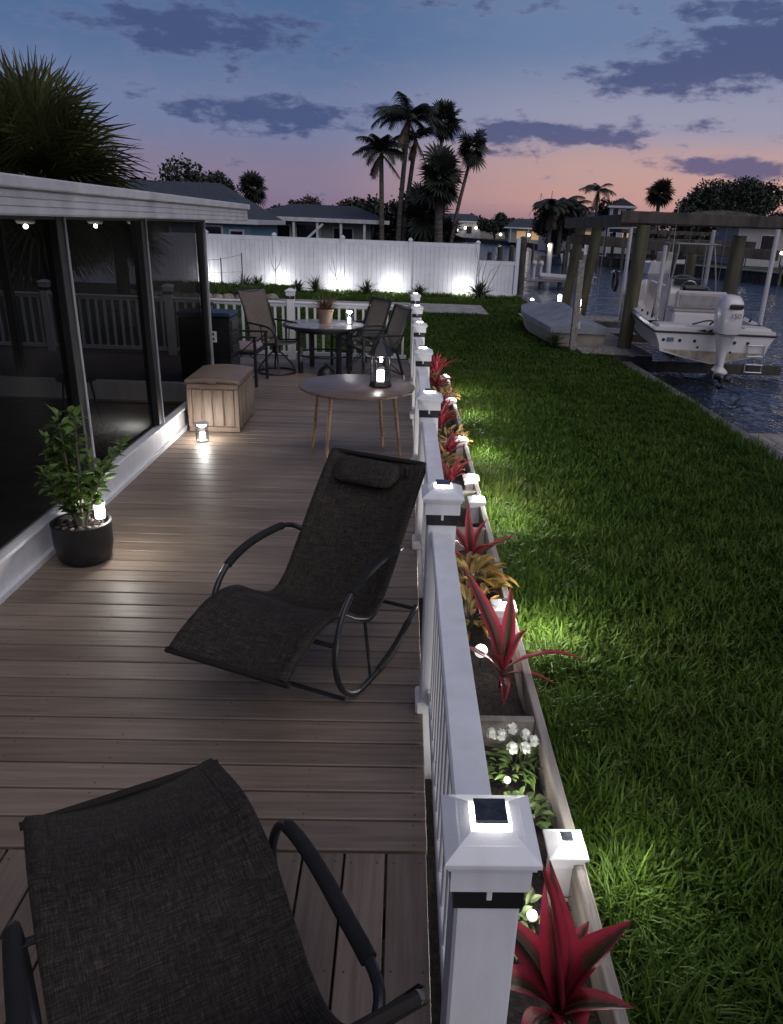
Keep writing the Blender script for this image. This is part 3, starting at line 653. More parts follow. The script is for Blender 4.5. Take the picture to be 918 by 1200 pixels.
# ------------------------------------------------------------------ rocking loungers
def rocker(label, loc, rz, pillow=True, ext=0.):
    t = thing('rocking_lounger', label, 'lounger', loc, rz, group='dark sling rocking loungers on the deck')
    hw = .268
    prof = cat_rom(([(0, -ext, .375-ext*.25), (0, .10-ext*.8, .425-ext*.2), (0, .27-ext*.3, .475), (0, .44, .455), (0, .60, .355), (0, .74, .295), (0, .86, .335), (0, .98, .46)]+([(0, 1.10, .60), (0, 1.24, .755), (0, 1.37, .885)] if not ext else [(0, 1.06, .60), (0, 1.14, .74), (0, 1.21, .86)])), 7); hy, hz = prof[-1].y, prof[-1].z
    # sling
    b = MB(); nu = 17; rows = []; cum = 0; vs = []; uv = []; fs = []
    for i, p in enumerate(prof):
        if i: cum += (p-prof[i-1]).length
        tg = (prof[min(i+1, len(prof)-1)]-prof[max(i-1, 0)]).normalized(); nn = Vector((0, -tg.z, tg.y))
        for j in range(nu):
            u = j/(nu-1)*2-1; sag = -.030*(1-u*u)**1.0
            q = p+nn*(sag+.016); x = u*(hw+.016)
            if abs(u) > .999: q = p-nn*.012
            vs.append((x, q.y, q.z)); uv.append((u*.28, cum))
    n = len(prof)
    for i in range(n-1):
        for j in range(nu-1): a = i*nu+j; fs.append((a, a+1, a+nu+1, a+nu))
    b.add(vs, fs, uv); sl = b.build('sling', fabric, t, smooth=60)
    md = sl.modifiers.new('thick', 'SOLIDIFY'); md.thickness = .004; md.offset = -1
    # double-stitched side hems
    for sgn in (-1, 1):
        b = MB(); vs = []; uv = []; fs = []; cum = 0
        for i, p in enumerate(prof):
            if i: cum += (p-prof[i-1]).length
            tg = (prof[min(i+1, n-1)]-prof[max(i-1, 0)]).normalized(); nn = Vector((0, -tg.z, tg.y))
            for k, (u, o) in enumerate(((.80, .0185), (.885, .0215), (.97, .020), (1.0, .009))):
                sag = -.030*(1-u*u)
                q = p+nn*(sag+o); vs.append((sgn*u*(hw+.018), q.y, q.z)); uv.append((u*.28+3, cum))
        for i in range(n-1):
            for k in range(3): a = i*4+k; fs.append((a, a+1, a+5, a+4))
        b.add(vs, fs, uv); b.build('hem', fabric, t, smooth=60)
    for sgn in (-1, 1):
        b = MB(); b.tube([(sgn*hw, p.y, p.z) for p in prof], .013, 8); b.build('side_rail', charcoal, t)
    b = MB(); b.tube([(-hw-.03, -ext, .368-ext*.25), (hw+.03, -ext, .368-ext*.25)], .013, 10); b.build('foot_bar', fabric, t)
    b = MB(); b.tube([(-hw, hy, hz), (hw, hy, hz)], .013, 10); b.build('head_bar', fabric, t)
    for sgn in (-1, 1):
        X = sgn*(hw+.055)
        path = cat_rom([(sgn*(hw+.01), 1.04, .535), (X, .97, .575), (X, .80, .60), (X, .60, .595), (X, .44, .545), (X, .35, .44), (X, .315, .31), (X, .36, .15), (X, .48, .04), (X, .64, .013), (X, .83, .024), (X, 1.0, .065), (X, 1.19, .15)], 6)
        b = MB(); b.tube(path, .0135, 10); b.build('rocker_frame', charcoal, t)
        b = MB(); b.tube([p for p in path if .46 < p.y < .93 and p.z > .4], .0195, 12); b.build('armrest_pad', foam, t)
        b = MB(); b.tube([p for p in path if p.y > .72 and p.z < .12], .0165, 10); b.build('rocker_pad', foam, t)
    b = MB(); XX = hw+.055
    b.tube([(-XX, 1.17, .145), (XX, 1.17, .145)], .011, 8); b.tube([(-XX, .40, .06), (XX, .40, .06)], .011, 8); b.tube([(-XX, .325, .37), (XX, .325, .37)], .011, 8)
    b.tube([(-XX, .66, .016), (-hw, .70, .29)], .009, 6); b.tube([(XX, .66, .016), (hw, .70, .29)], .009, 6)
    b.build_each('crossbar', charcoal, t)
    if pillow:
        b = MB(); rings = []
        for u in np.linspace(-1, 1, 15):
            s_ = (1-abs(u)**7)**.5*.9+.1; ring = []
            for k in range(16):
                a = 2*math.pi*k/16; l = .078*math.cos(a)*s_; w_ = (.025*math.sin(a))*s_
                base = Vector((0, 1.285, .805)); tg = Vector((0, .733, .68)); nn = Vector((0, -.68, .733))
                q = base+tg*l+nn*(w_+.030); ring.append((u*.19-.02, q.y, q.z))
            rings.append(ring)
        o = len(b.f); b.loft(rings)
        for fi in range(o, len(b.f)): b.uv[fi] = [(b.v[k][0]+1, b.v[k][1]*1.4) for k in b.f[fi]]
        b.build('pillow', fabric, t, smooth=60)
        b = MB(); b.box((.20, 1.30, .855), (.022, .03, .05), bev=.004); b.build('strap_buckle', charcoal, t)
    return t
# middle one faces the camera: foot towards the viewer
rocker('dark sling rocking lounger with headrest pillow in the middle of the deck', (-.675, 2.57, 0), -math.atan2(.41, .91))
rocker('dark sling rocking lounger cut off by the bottom edge, seen from its head end', (-.775, 1.775, -.0), math.pi+.515, pillow=False, ext=.14)

# ------------------------------------------------------------------ deck storage box
sb = thing('storage_box', 'brown resin deck storage box with panelled sides against the porch corner', 'storage box', (-1.90, 7.83, 0), .02)
b = MB(); b.box((0, 0, .255), (.50, .80, .49), bev=.012)
for sx_ in (-1, 1):
    for k in range(4): b.box((sx_*.258, -.3+.2*k, .25), (.024, .172, .40), bev=.009)
for k in range(4): b.box((-.165+.110*k, -.410, .25), (.092, .026, .38), bev=.009)
b.box((0, -.410, .47), (.51, .026, .05), bev=.006); b.box((0, -.410, .03), (.51, .028, .05), bev=.006)
for sx_ in (-1, 1): b.box((sx_*.235, -.412, .25), (.045, .03, .39), bev=.006)
b.build('body', resin_tan, sb)
b = MB(); rings = []
for y_ in (-.43, -.42, .41, .42):
    e = .012 if y_ in (-.43, .42) else 0; ring = []
    for k in range(11): u = -1+2*k/10; ring.append((u*(.272-e), y_, .550-.024*u*u-e))
    for k in range(11): u = 1-2*k/10; ring.append((u*(.272-e), y_, .508+e-.012*u*u))
    rings.append(ring)
b.loft(rings); b.build('lid', mat('tan_lid', (.26, .19, .145), .5, var=.12, nscale=6, stretch=(1, 6, 1), bump=.1), sb, smooth=30)
b = MB(); b.box((0, -.436, .515), (.09, .016, .03), bev=.005); b.build('latch', resin_tan, sb)

# lantern jar on the deck
def jar(name, label, loc, r, h, power, lidm, base=None):
    t = thing(name, label, 'lantern', loc)
    b = MB(); b.lathe([(r*.9, .004), (r, .015), (r, h*.8), (r*.93, h*.86)], 24, caps=False); b.build('glass', frost_m, t)
    b = MB(); b.lathe([(r*.88, .002), (r*.88, .012)], 20); b.build('base', lidm, t)
    b = MB(); b.lathe([(r*.95, h*.86), (r*1.12, h*.875), (r*1.12, h*.90), (r*.8, h*.93), (.01, h*.95)], 24); b.build('lid', lidm, t)
    b = MB(); b.lathe([(r*.42, .012), (r*.45, h*.42), (r*.2, h*.47)], 16); b.build('candle', emis('lit_candle', (1, .97, .92), 3.5), t)
    b = MB(); b.lathe([(r*.30, h*.70), (r*.75, h*.78), (r*.75, h*.84)], 16); b.build('diffuser', bulb_m, t)
    lamp(t, (0, 0, h*.62), power, .02); return t
jar('jar_lantern', 'lit glass jar lantern on the deck floor beside the storage box', (-1.93, 7.07, 0), .062, .205, 9.0, white)
jar('table_lantern', 'lit glass candle lantern on the far dining table', (-.78, 11.02, .675), .055, .22, 2.5, glass_m)

# black lantern on the wooden table
bl = thing('carriage_lantern', 'black hexagonal lantern glowing on the round wooden table', 'lantern', (-.19, 6.62, .69)); bl.scale = (1.3, 1.3, 1.4)
b = MB(); b.lathe([(.075, 0), (.078, .012), (.068, .03), (.062, .035)], 6); b.build('base', black_m, bl, smooth=0)
b = MB(); b.lathe([(.066, .195), (.088, .20), (.060, .245), (.028, .275), (.022, .29), (.008, .305)], 6); b.build('roof', black_m, bl, smooth=0)
b = MB(); b.tube([(.018*math.cos(a), 0, .32+.018*math.sin(a)) for a in np.linspace(0, 6.28, 14)], .003, 6); b.build('ring', black_m, bl)
b = MB()
for k in range(6): a = k*math.pi/3; b.bar((.064*math.cos(a), .064*math.sin(a), .03), (.064*math.cos(a), .064*math.sin(a), .198), .008, .008, bev=.001)
b.build('frame', black_m, bl)
b = MB(); b.lathe([(.058, .032), (.058, .196)], 6, caps=False); b.build('glass', glass_m, bl, smooth=0)
b = MB(); b.lathe([(.026, .03), (.027, .10), (.022, .105)], 14); b.build('candle', emis('lit_candle', (1, .97, .92), 3.5), bl)
lamp(bl, (0, 0, .15), 1.6, .02)

# round wooden table
wt = thing('round_table', 'round brown wooden table on four thin tapered legs', 'table', (-.40, 6.66, 0))
b = MB(); b.lathe([(.50, .655), (.515, .66), (.522, .672), (.52, .684), (.51, .689), (.01, .69)], 56); b.build('tabletop', table_top_m, wt)
for (x, y_) in ((-.43, .10), (.23, .36), (.40, .12), (-.25, -.40)):
    b = MB(); b.tube([(x, y_, 0), (x*.82, y_*.82, .655)], [.013, .019], 10); b.tube([(x*.82, y_*.82, .63), (x*.82, y_*.82, .656)], .026, 10); b.build('leg', wood_warm, wt)

# ------------------------------------------------------------------ dining set
dt = thing('dining_table', 'round black framed dining table with grey tiled top', 'table', (-1.13, 10.98, 0))
b = MB(); b.lathe([(.585, .635), (.60, .64), (.60, .665), (.585, .672), (.56, .672)], 48); b.build('rim', black_m, dt)
b = MB(); b.lathe([(.56, .66), (.56, .673), (.01, .674)], 48); b.build('tabletop', mat('tile_top', (.30, .28, .27), .22, var=.25, nscale=9, bump=.1, bscale=10), dt)
for a in (35, 125, 215, 305):
    x, y_ = .40*math.cos(R(a)), .40*math.sin(R(a)); b = MB(); b.box((x, y_, .32), (.06, .06, .64), bev=.006, rz=R(a)); b.build('leg', black_m, dt)
b = MB(); b.tube([(.40*math.cos(a), .40*math.sin(a), .25) for a in np.linspace(0, 2*math.pi, 33)], .012, 8)
b.lathe([(.44, .58), (.44, .635), (.42, .635), (.42, .58)], 32); b.build('apron', black_m, dt)
fp = thing('flower_pot', 'tan clay pot with reddish grass plant on the dining table', 'potted plant', (-1.13, 11.08, .675))
b = MB(); b.lathe([(.085, 0), (.115, .17), (.122, .175), (.122, .20), (.108, .20), (.10, .17)], 26); b.build('pot', terracotta, fp)
b = MB(); rr_ = random.Random(3)
for i in range(90): a = rr_.uniform(0, 6.28); b.strap((.05*math.cos(a), .05*math.sin(a), .17), a, R(rr_.uniform(30, 88)), rr_.uniform(.16, .30), .018, R(rr_.uniform(20, 80)), segs=5)
b.build('leaves', red_leaf, fp)
def sling_panel(b, pts, w, sag=.02, n=9):
    prof = cat_rom(pts, 5); cum = 0; vs = []; uv = []; fs = []
    for i, p in enumerate(prof):
        if i: cum += (p-prof[i-1]).length
        tg = (prof[min(i+1, len(prof)-1)]-prof[max(i-1, 0)]).normalized(); nn = Vector((0, -tg.z, tg.y))
        for j in range(n):
            u = j/(n-1)*2-1; q = p-nn*sag*(1-u*u); vs.append((u*w, q.y, q.z)); uv.append((u*w, cum))
    for i in range(len(prof)-1):
        for j in range(n-1): a = i*n+j; fs.append((a, a+1, a+n+1, a+n))
    b.add(vs, fs, uv); return prof
def sling_chair(label, loc, rz, cushion=None):
    t = thing('patio_chair', label, 'chair', loc, rz, group='brown sling patio chairs round the dining table')
    # local: faces -Y in profile coordinates (front at y=-.26)
    b = MB(); sling_panel(b, [(0, -.27, .44), (0, -.1, .425), (0, .12, .40), (0, .20, .42)], .26); s1 = b.build('seat', sling_br, t, smooth=60)
    b = MB(); pb = sling_panel(b, [(0, .20, .42), (0, .27, .60), (0, .36, .84), (0, .41, .98)], .26); s2 = b.build('backrest', sling_br, t, smooth=60)
    for s_ in (s1, s2): md = s_.modifiers.new('thick', 'SOLIDIFY'); md.thickness = .008
    for sx_ in (-1, 1):
        X = sx_*.29
        b = MB(); b.bar((X, -.29, 0), (X, -.29, .63), .036, .036); b.build('leg', black_m, t)
        b = MB(); b.bar((X, .33, 0), (X, .20, .42), .032, .032); b.bar((X, .20, .40), (X*.93, .41, .99), .030, .030); b.build('leg', black_m, t)
        b = MB(); b.bar((X, -.32, .64), (X, .30, .63), .05, .022, bev=.006); b.build('armrest', black_m, t)
        b = MB(); b.tube([(X, -.28, .60), (X, .26, .12)], .008, 6); b.tube([(X, -.28, .12), (X, .24, .58)], .008, 6); b.build_each('brace', black_m, t)
    b = MB(); b.bar((-.29, -.28, .43), (.29, -.28, .43), .03, .03); b.bar((-.29, .21, .40), (.29, .21, .40), .03, .03); b.bar((-.27, .41, .985), (.27, .41, .985), .026, .026)
    b.bar((-.28, -.28, .43), (-.28, .2, .41), .026, .03); b.bar((.28, -.28, .43), (.28, .2, .41), .026, .03); b.bar((-.29, .31, .08), (.29, .31, .08), .02, .02); b.build_each('seat_frame', black_m, t)
    if cushion:
        b = MB(); b.box((0, -.05, .475), (.46, .44, .08), bev=.03); b.build('cushion', pink_cush, t)
    return t
sling_chair('brown sling armchair with its back to the railing, nearest the dining table corner', (-.38, 10.52, 0), -R(66))
sling_chair('brown sling armchair on the far right side of the dining table', (-.68, 11.44, 0), -R(56))
sling_chair('black framed armchair with pale cushion, half hidden by the porch corner', (-2.16, 9.98, 0), R(86), cushion=True)
sv = thing('swivel_chair', 'high backed brown sling swivel chair on a round ring base', 'chair', (-1.80, 10.75, 0), R(60))
b = MB(); sling_panel(b, [(0, -.27, .46), (0, -.1, .43), (0, .12, .41), (0, .22, .44)], .27); s1 = b.build('seat', sling_br, sv, smooth=60)
b = MB(); pb = sling_panel(b, [(0, .22, .44), (0, .28, .66), (0, .33, .90), (0, .40, 1.10), (0, .43, 1.12)], .27); s2 = b.build('backrest', sling_br, sv, smooth=60)
for s_ in (s1, s2): md = s_.modifiers.new('thick', 'SOLIDIFY'); md.thickness = .014
b = MB(); b.tube([(.27*math.cos(a), .27*math.sin(a), .014) for a in np.linspace(0, 2*math.pi, 33)], .014, 8); b.build('ring_base', black_m, sv)
b = MB()
for a in (45, 135, 225, 315): b.tube([(.27*math.cos(R(a)), .27*math.sin(R(a)), .02), (.2*math.cos(R(a)), .2*math.sin(R(a)), .14), (.05*math.cos(R(a)), .05*math.sin(R(a)), .30)], .012, 7)
b.lathe([(.06, .28), (.06, .40)], 14); b.build('pedestal', black_m, sv)
for sx_ in (-1, 1):
    X = sx_*.29; b = MB()
    b.tube(cat_rom([(X*.92, .33, .92), (X*.97, .24, .62), (X, .20, .43), (X, -.25, .46)], 5), .012, 8); b.tube([(X*.92, .33, .90), (X*.92, .42, 1.11)], .012, 8); b.build('side_rail', black_m, sv)
    b = MB(); b.tube(cat_rom([(X, .26, .70), (X*1.08, .05, .69), (X*1.1, -.16, .66), (X*1.06, -.24, .56), (X, -.24, .45)], 5), .014, 8); b.build('armrest', black_m, sv)
    b = MB(); b.tube([(X*1.08, 0, .68), (X, .0, .43)], .009, 6); b.build('brace', black_m, sv)
b = MB(); b.tube([(-.27, .425, 1.12), (.27, .425, 1.12)], .013, 8); b.build('head_bar', black_m, sv)
um = thing('umbrella_base', 'small black domed umbrella base under the dining table', 'umbrella base', (-1.08, 10.62, 0)); um.scale = (.8, .8, .8)
b = MB(); b.lathe([(.16, 0), (.16, .03), (.14, .09), (.09, .15), (.03, .18), (.03, .23), (.005, .23)], 24); b.build('weight', black_m, um)
MB().lathe([(.036, .2), (.036, .212)], 12).build('collar', charcoal, um)
# black cabinet
cb = thing('metal_cabinet', 'tall black metal cabinet with bluish reflection painted on lid, outlet plate beside porch corner', 'cabinet', (-2.36, 9.28, 0))
MB().box((0, 0, .47), (.62, .44, .94), bev=.012).build('body', black_pl, cb)
MB().box((0, 0, .972), (.64, .46, .05), bev=.015).build('lid', lid_reflection_tint, cb)
b = MB(); b.box((.10, -.224, .72), (.085, .008, .13), bev=.003); pl = b.build('outlet_plate', white_d, cb)
b = MB(); b.box((.10, -.230, .75), (.03, .006, .03), bev=.002); b.box((.10, -.230, .695), (.03, .006, .03), bev=.002); b.build_each('socket', charcoal, cb)
b = MB()
for k in range(5): b.box((.314, 0, .25+.15*k), (.016, .36, .11), bev=.004)
b.build_each('drawer_front', charcoal, cb)

# ------------------------------------------------------------------ potted shrub by the porch
pp = thing('potted_shrub', 'leafy green shrub in a black round pot beside the porch wall', 'potted plant', (-1.965, 4.32, 0))
b = MB(); b.lathe([(.125, 0), (.155, .03), (.172, .12), (.175, .255), (.178, .262), (.170, .268), (.160, .262), (.158, .215)], 40); b.build('pot', pot_black, pp)
b = MB(); b.lathe([(.158, .215), (.10, .228), (.01, .232)], 24, caps=False); b.build('soil', soil_m, pp)
b = MB()
for k in range(26): a = k*2.4; q = .14*math.sqrt((k+.5)/26); b.box((q*math.cos(a), q*math.sin(a), .232), (.035, .025, .014), rz=a, bev=.006)
b.build('mulch', mat('bark_chips', (.16, .13, .11), .9, var=.3, island=.4), pp)
rr_ = random.Random(9); st = MB(); lf = MB()
for i in range(23):
    a = rr_.uniform(0, 6.28); q = rr_.uniform(.10, .30) if i > 2 else .07; H = rr_.uniform(.48, .84) if i > 2 else .93; ox, oy = .02*math.cos(a), .02*math.sin(a)
    path = cat_rom([(ox, oy, .22), (ox+q*.25*math.cos(a), q*.25*math.sin(a), .22+(H-.22)*.4), (q*.7*math.cos(a), q*.7*math.sin(a), .22+(H-.22)*.75), (q*math.cos(a), q*math.sin(a), H)], 5)
    st.tube(path, [.010-.007*k/len(path) for k in range(len(path))], 6)
    for k in range(4, len(path)):
        for m_ in range(3):
            p = path[k]; lf.strap((p.x, p.y, p.z+rr_.uniform(-.02, .02)), rr_.uniform(0, 6.28), R(rr_.uniform(5, 65)), rr_.uniform(.06, .105), rr_.uniform(.032, .048), R(rr_.uniform(10, 60)), segs=4, pet=.12, fold=.15, roll=rr_.uniform(-.5, .5))
st.build('stems', twig_m, pp); lf.build('leaves', leaf_green, pp)
sl_ = thing('stake_light', 'bright cylinder solar light stuck in the black pot', 'garden light', (-1.86, 4.36, .22))
MB().tube([(0, 0, -.1), (0, 0, .05)], .008, 8).build('stake', steel, sl_)
b = MB(); b.lathe([(.028, .05), (.030, .055), (.030, .14), (.028, .145)], 18); b.build('globe', emis('tube_glow', (1, .97, .92), 6), sl_)
b = MB(); b.lathe([(.036, .146), (.036, .156), (.02, .165)], 18); b.build('lid', steel, sl_)
lamp(sl_, (.09, .02, .13), 6.5, .03); lamp(sl_, (-.08, -.06, .19), 1.0, .03)

# ------------------------------------------------------------------ screened porch
po = thing('screened_porch', 'low white eaved porch with dark tinted screen panels along the deck', 'porch', (-2.23, 0, 0))
def P(bx): return bx
b = MB(); b.box((-.03, 3.2, .10), (.08, 11.2, .24), bev=.006); b.box((.022, 3.2, .228), (.05, 11.2, .022), bev=.004); b.box((.022, 3.2, .012), (.03, 11.2, .05), bev=.004)
b.box((-2.2, 8.77, .10), (4.25, .08, .24), bev=.006); b.build('kick_board', white, po)
for y_ in (.33, 1.94, 3.55, 5.15, 6.76):
    b = MB(); b.box((-.03, y_, 1.13), (.09, .10, 1.78), bev=.004); b.build('screen_post', bronze, po)
    b = MB(); b.box((.019, y_+.062, 1.13), (.012, .022, 1.78), bev=.003); b.build('edge_light_strip', silver, po)  # reflected light along the post edge, built as a pale strip
b = MB(); b.box((-.03, 8.76, 1.13), (.07, .07, 1.78), bev=.004); b.build('corner_post', bronze, po)
b = MB(); b.box((.012, 8.785, 1.13), (.03, .03, 1.78), bev=.003); b.build('corner_trim', silver, po)
b = MB(); b.box((-2.2, 8.75, 1.13), (.08, .08, 1.78)); b.box((-4.3, 8.75, 1.13), (.1, .1, 1.78)); b.build_each('end_post', bronze, po)
b = MB(); b.box((-.03, 3.2, 2.01), (.08, 11.15, .025)); b.build('header', bronze, po)
ylist = [-1.5, .33, 1.94, 3.55, 5.15, 6.76, 8.78]
for i in range(6):
    b = MB(); ya_, yb_ = ylist[i]+.05, ylist[i+1]-.05; b.add([(-.035, ya_, .23), (-.035, yb_, .23), (-.035, yb_, 2.0), (-.035, ya_, 2.0)], [(0, 1, 2, 3)]); b.build('screen_panel', screen_m, po, smooth=0)
for x0, x1 in ((-.08, -2.16), (-2.24, -4.25)):
    b = MB(); b.add([(x0, 8.75, .23), (x1, 8.75, .23), (x1, 8.75, 2.0), (x0, 8.75, 2.0)], [(0, 1, 2, 3)]); b.build('screen_panel', screen_m, po, smooth=0)
# roof + fascia
b = MB(); b.box((.215, 4.0, 2.085), (.03, 12.2, .13), bev=.003)
for k in range(3): b.box((.232, 4.0, 2.045+k*.04), (.010, 12.2, .036), bev=.003)
b.box((-2.3, 10.1, 2.085), (5.05, .03, .13), bev=.003)
b.build('fascia', white_d, po)
b = MB(); b.box((.235, 4.0, 2.183), (.06, 12.28, .062), bev=.008); b.box((-2.3, 10.125, 2.183), (5.0, .06, .062), bev=.008); b.build('drip_edge', white_d, po)
b = MB(); b.add([(.2, -2.1, 2.20), (.2, 10.1, 2.20), (-5, 10.1, 2.32), (-5, -2.1, 2.32)], [(0, 1, 2, 3)]); b.build('roof', white_d, po, smooth=0)
b = MB(); b.box((-2.3, 4.0, 2.035), (5.0, 12.15, .012)); b.build('ceiling', mat('porch_ceiling', (.16, .155, .15), .8, var=.1), po)
b = MB(); b.box((-2.25, 3.6, -.06), (4.3, 10.2, .05)); b.build('floor_slab', floor_in, po)
b = MB(); b.box((-4.35, 3.4, .98), (.08, 10.4, 2.05)); b.build('back_wall', wall_in, po)
for i, (x, y_) in enumerate(((-2.86, 6.05), (-2.88, 7.45), (-2.83, 8.35), (-3.6, 4.4))):
    t = thing('ceiling_lamp', ['round lit ceiling lamp behind the left tinted screen', 'round lit ceiling lamp behind the middle tinted screen', 'round lit ceiling lamp behind the second screen post', 'round lit ceiling lamp deep inside the porch'][i], 'ceiling lamp', (x, y_, 2.0))
    MB().lathe([(.07, 0), (.07, -.03), (.055, -.05)], 20).build('housing', white_d, t)
    b = MB(); b.lathe([(.016*math.sin(a)+.001, -.068-.016*math.cos(a)) for a in np.linspace(.1, 3.0, 8)], 14); b.build('bulb_globe', emis('porch_bulb', (1, .97, .93), 40), t)
    lamp(t, (0, 0, -.16), 2.2, .04)
# dim things inside the porch
t = thing('bar_stool', 'black metal stool dimly seen through the middle screen', 'stool', (-3.0, 6.9, 0))
MB().lathe([(.17, .60), (.18, .62), (.17, .64)], 20).build('seat', black_m, t)
for a in (45, 135, 225, 315): MB().tube([(.2*math.cos(R(a)), .2*math.sin(R(a)), 0), (.12*math.cos(R(a)), .12*math.sin(R(a)), .61)], .012, 7).build('leg', black_m, t)
t = thing('wicker_basket', 'wicker basket on the porch floor dimly seen through the middle screen', 'basket', (-2.75, 6.6, 0))
MB().lathe([(.13, 0), (.17, .2), (.18, .22), (.165, .22), (.12, .02)], 22).build('body', wicker, t)
MB().tube([(.175*math.cos(a), .175*math.sin(a), .215) for a in np.linspace(0, 6.283, 24)], .012, 7).build('rim', wicker, t)
t = thing('wicker_armchair', 'low wicker armchair dimly seen behind the left tinted screen', 'armchair', (-3.3, 5.0, 0), R(70))
MB().box((0, 0, .2), (.66, .6, .36), bev=.05).build('seat_base', wicker, t); MB().box((0, .28, .55), (.66, .12, .55), bev=.05).build('backrest', wicker, t)
for sx_ in (-1, 1): MB().box((sx_*.31, 0, .46), (.1, .6, .2), bev=.045).build('armrest', wicker, t)
MB().box((0, -.03, .42), (.5, .5, .1), bev=.04).build('cushion', pink_cush, t)
t = thing('floor_lamp', 'pale round shaded lamp at the left edge behind the tinted screen', 'lamp', (-2.95, 4.95, 0))
MB().lathe([(.12, 0), (.12, .02), (.015, .03), (.012, .75)], 18).build('stand', black_m, t)
MB().lathe([(.12*math.sin(a)+.001, .87-.12*math.cos(a)) for a in np.linspace(.1, 3.0, 12)], 20).build('shade', mat('paper_shade', (.4, .36, .3), .9), t)

# ------------------------------------------------------------------ lawn grass
def blades(N, x0, x1, y0, y1, hgt, wid, z=GZ, mask=None):
    x = rng.uniform(x0, x1, N); y_ = rng.uniform(y0, y1, N)
    if mask is not None: k = mask(x, y_); x, y_ = x[k], y_[k]
    n = len(x); cl = np.sin(x*7.3+np.sin(y_*5.1)*2)*np.sin(y_*6.1+np.sin(x*4.7)*2)
    H = hgt*rng.uniform(.45, 1.15, n)*(1+.28*cl); Wd = wid*rng.uniform(.7, 1.25, n)
    ya = rng.uniform(0, 2*np.pi, n); ln = rng.uniform(.15, 1.0, n); V = np.zeros((n, 8, 3), np.float32)
    dirx, diry = np.cos(ya), np.sin(ya)
    tw = ya+np.pi/2+rng.uniform(-.5, .5, n)
    for i, t in enumerate((0, .4, .75, 1.0)):
        bend = ln*t**1.8; px = x+dirx*H*bend; py = y_+diry*H*bend; pz = z+H*(t-.45*ln*t**2.2); w = Wd*(1, .95, .65, .08)[i]/2
        V[:, i*2, 0] = px-np.cos(tw)*w; V[:, i*2, 1] = py-np.sin(tw)*w; V[:, i*2, 2] = pz
        V[:, i*2+1, 0] = px+np.cos(tw)*w; V[:, i*2+1, 1] = py+np.sin(tw)*w; V[:, i*2+1, 2] = pz
    o = np.arange(n)[:, None]*8
    F = np.concatenate([o+np.array([[0, 1, 3, 2]]), o+np.array([[2, 3, 5, 4]]), o+np.array([[4, 5, 7, 6]])], 1).reshape(-1, 4)
    return V.reshape(-1, 3), F
path_mask = lambda x, y_: ~((y_ > 22.7) & (y_ < 25.4) & (x > -5.2) & (x < 2.6))
parts = [blades(30000, 2.6, 4.38, -.6, 3.4, .14, .0145), blades(14000, .735, 2.6, -.6, .7, .15, .0145), blades(34000, .735, 2.6, .7, 3.4, .15, .0125), blades(48000, .735, 4.38, 3.4, 7.5, .13, .0135), blades(44000, .735, 4.38, 7.5, 13, .115, .016),
         blades(60000, -4., 4.38, 12.2, 20, .09, .020), blades(50000, -8, 4.38, 20, 28.6, .085, .028, mask=path_mask)]
Vs, Fs, o = [], [], 0
for V, F in parts: Vs.append(V); Fs.append(F+o); o += len(V)
tag(quads('grass', np.concatenate(Vs), np.concatenate(Fs), grass_m), kind='stuff')
# tall tufts by the bed boards, lit by the cap lights
V, F = [], []
o = 0
for (tx, ty, n_, rad, hh) in ((.86, 2.9, 260, .16, .20), (.88, 3.95, 420, .20, .20), (.88, 4.9, 300, .18, .2), (.9, 5.85, 420, .24, .21), (.92, 7.1, 420, .26, .21), (.92, 7.9, 420, .28, .22), (.92, 9.7, 380, .3, .2), (.86, 1.9, 260, .16, .2), (.86, 1.35, 320, .2, .22), (4.2, 8.5, 300, .25, .25), (4.15, 9.6, 300, .25, .22), (4.2, 11, 300, .25, .22), (4.2, 12.3, 260, .25, .22), (4.1, 7.4, 300, .3, .22), (4.05, 10.2, 260, .3, .18), (4.1, 13.4, 260, .3, .2)):
    a, f = blades(n_, tx-rad*.5, tx+rad, ty-rad*1.6, ty+rad*1.6, hh, .009); V.append(a); F.append(f+o); o += len(a)
tag(quads('tall_grass', np.concatenate(V), np.concatenate(F), grass_m), kind='stuff')

# ================================================================== BACK FENCE
fn = thing('vinyl_fence', 'tall white vinyl privacy fence across the back of the lawn', 'fence', (0, 28.8, GZ))
posts = [2.66-2.47*k for k in range(8)]
for k, x in enumerate(posts):
    b = MB(); b.box((x, 0, .95), (.13, .13, 1.9), bev=.008); b.build('fence_post', fence_m, fn)
    b = MB(); b.sq([(.085, 1.90), (.085, 1.93), (.05, 1.97), (.01, 2.0)], c=(x, 0, 0)); b.build('post_cap', fence_m, fn, smooth=0)
for k in range(7):
    x0, x1 = posts[k+1]+.065, posts[k]-.065; b = MB(); n = 14; w = (x1-x0)/n
    for i in range(n): b.box((x0+w*(i+.5), 0, .93), (w-.006, .03+.003*(i % 2), 1.66), bev=.004)
    b.build('panel', fence_m, fn)
    b = MB(); b.box(((x0+x1)/2, 0, 1.79), (x1-x0-.004, .055, .15), bev=.006); b.box(((x0+x1)/2, 0, .09), (x1-x0-.004, .055, .15), bev=.006); b.build_each('fence_rail', fence_m, fn)
lf_ = thing('low_vinyl_fence', 'short white vinyl fence section with a taller end post by the water', 'fence', (3.42, 28.8, GZ))
b = MB()
for i in range(9): b.box((-.62+.145*i, 0, .64), (.139, .03+.003*(i % 2), 1.1), bev=.004)
b.build('panel', fence_m, lf_)
b = MB(); b.box((-.02, 0, 1.24), (1.33, .055, .13), bev=.006); b.box((-.02, 0, .09), (1.33, .055, .14), bev=.006); b.build_each('fence_rail', fence_m, lf_)
b = MB(); b.box((.72, 0, 1.06), (.14, .14, 2.12), bev=.01); b.build('fence_post', fence_m, lf_)
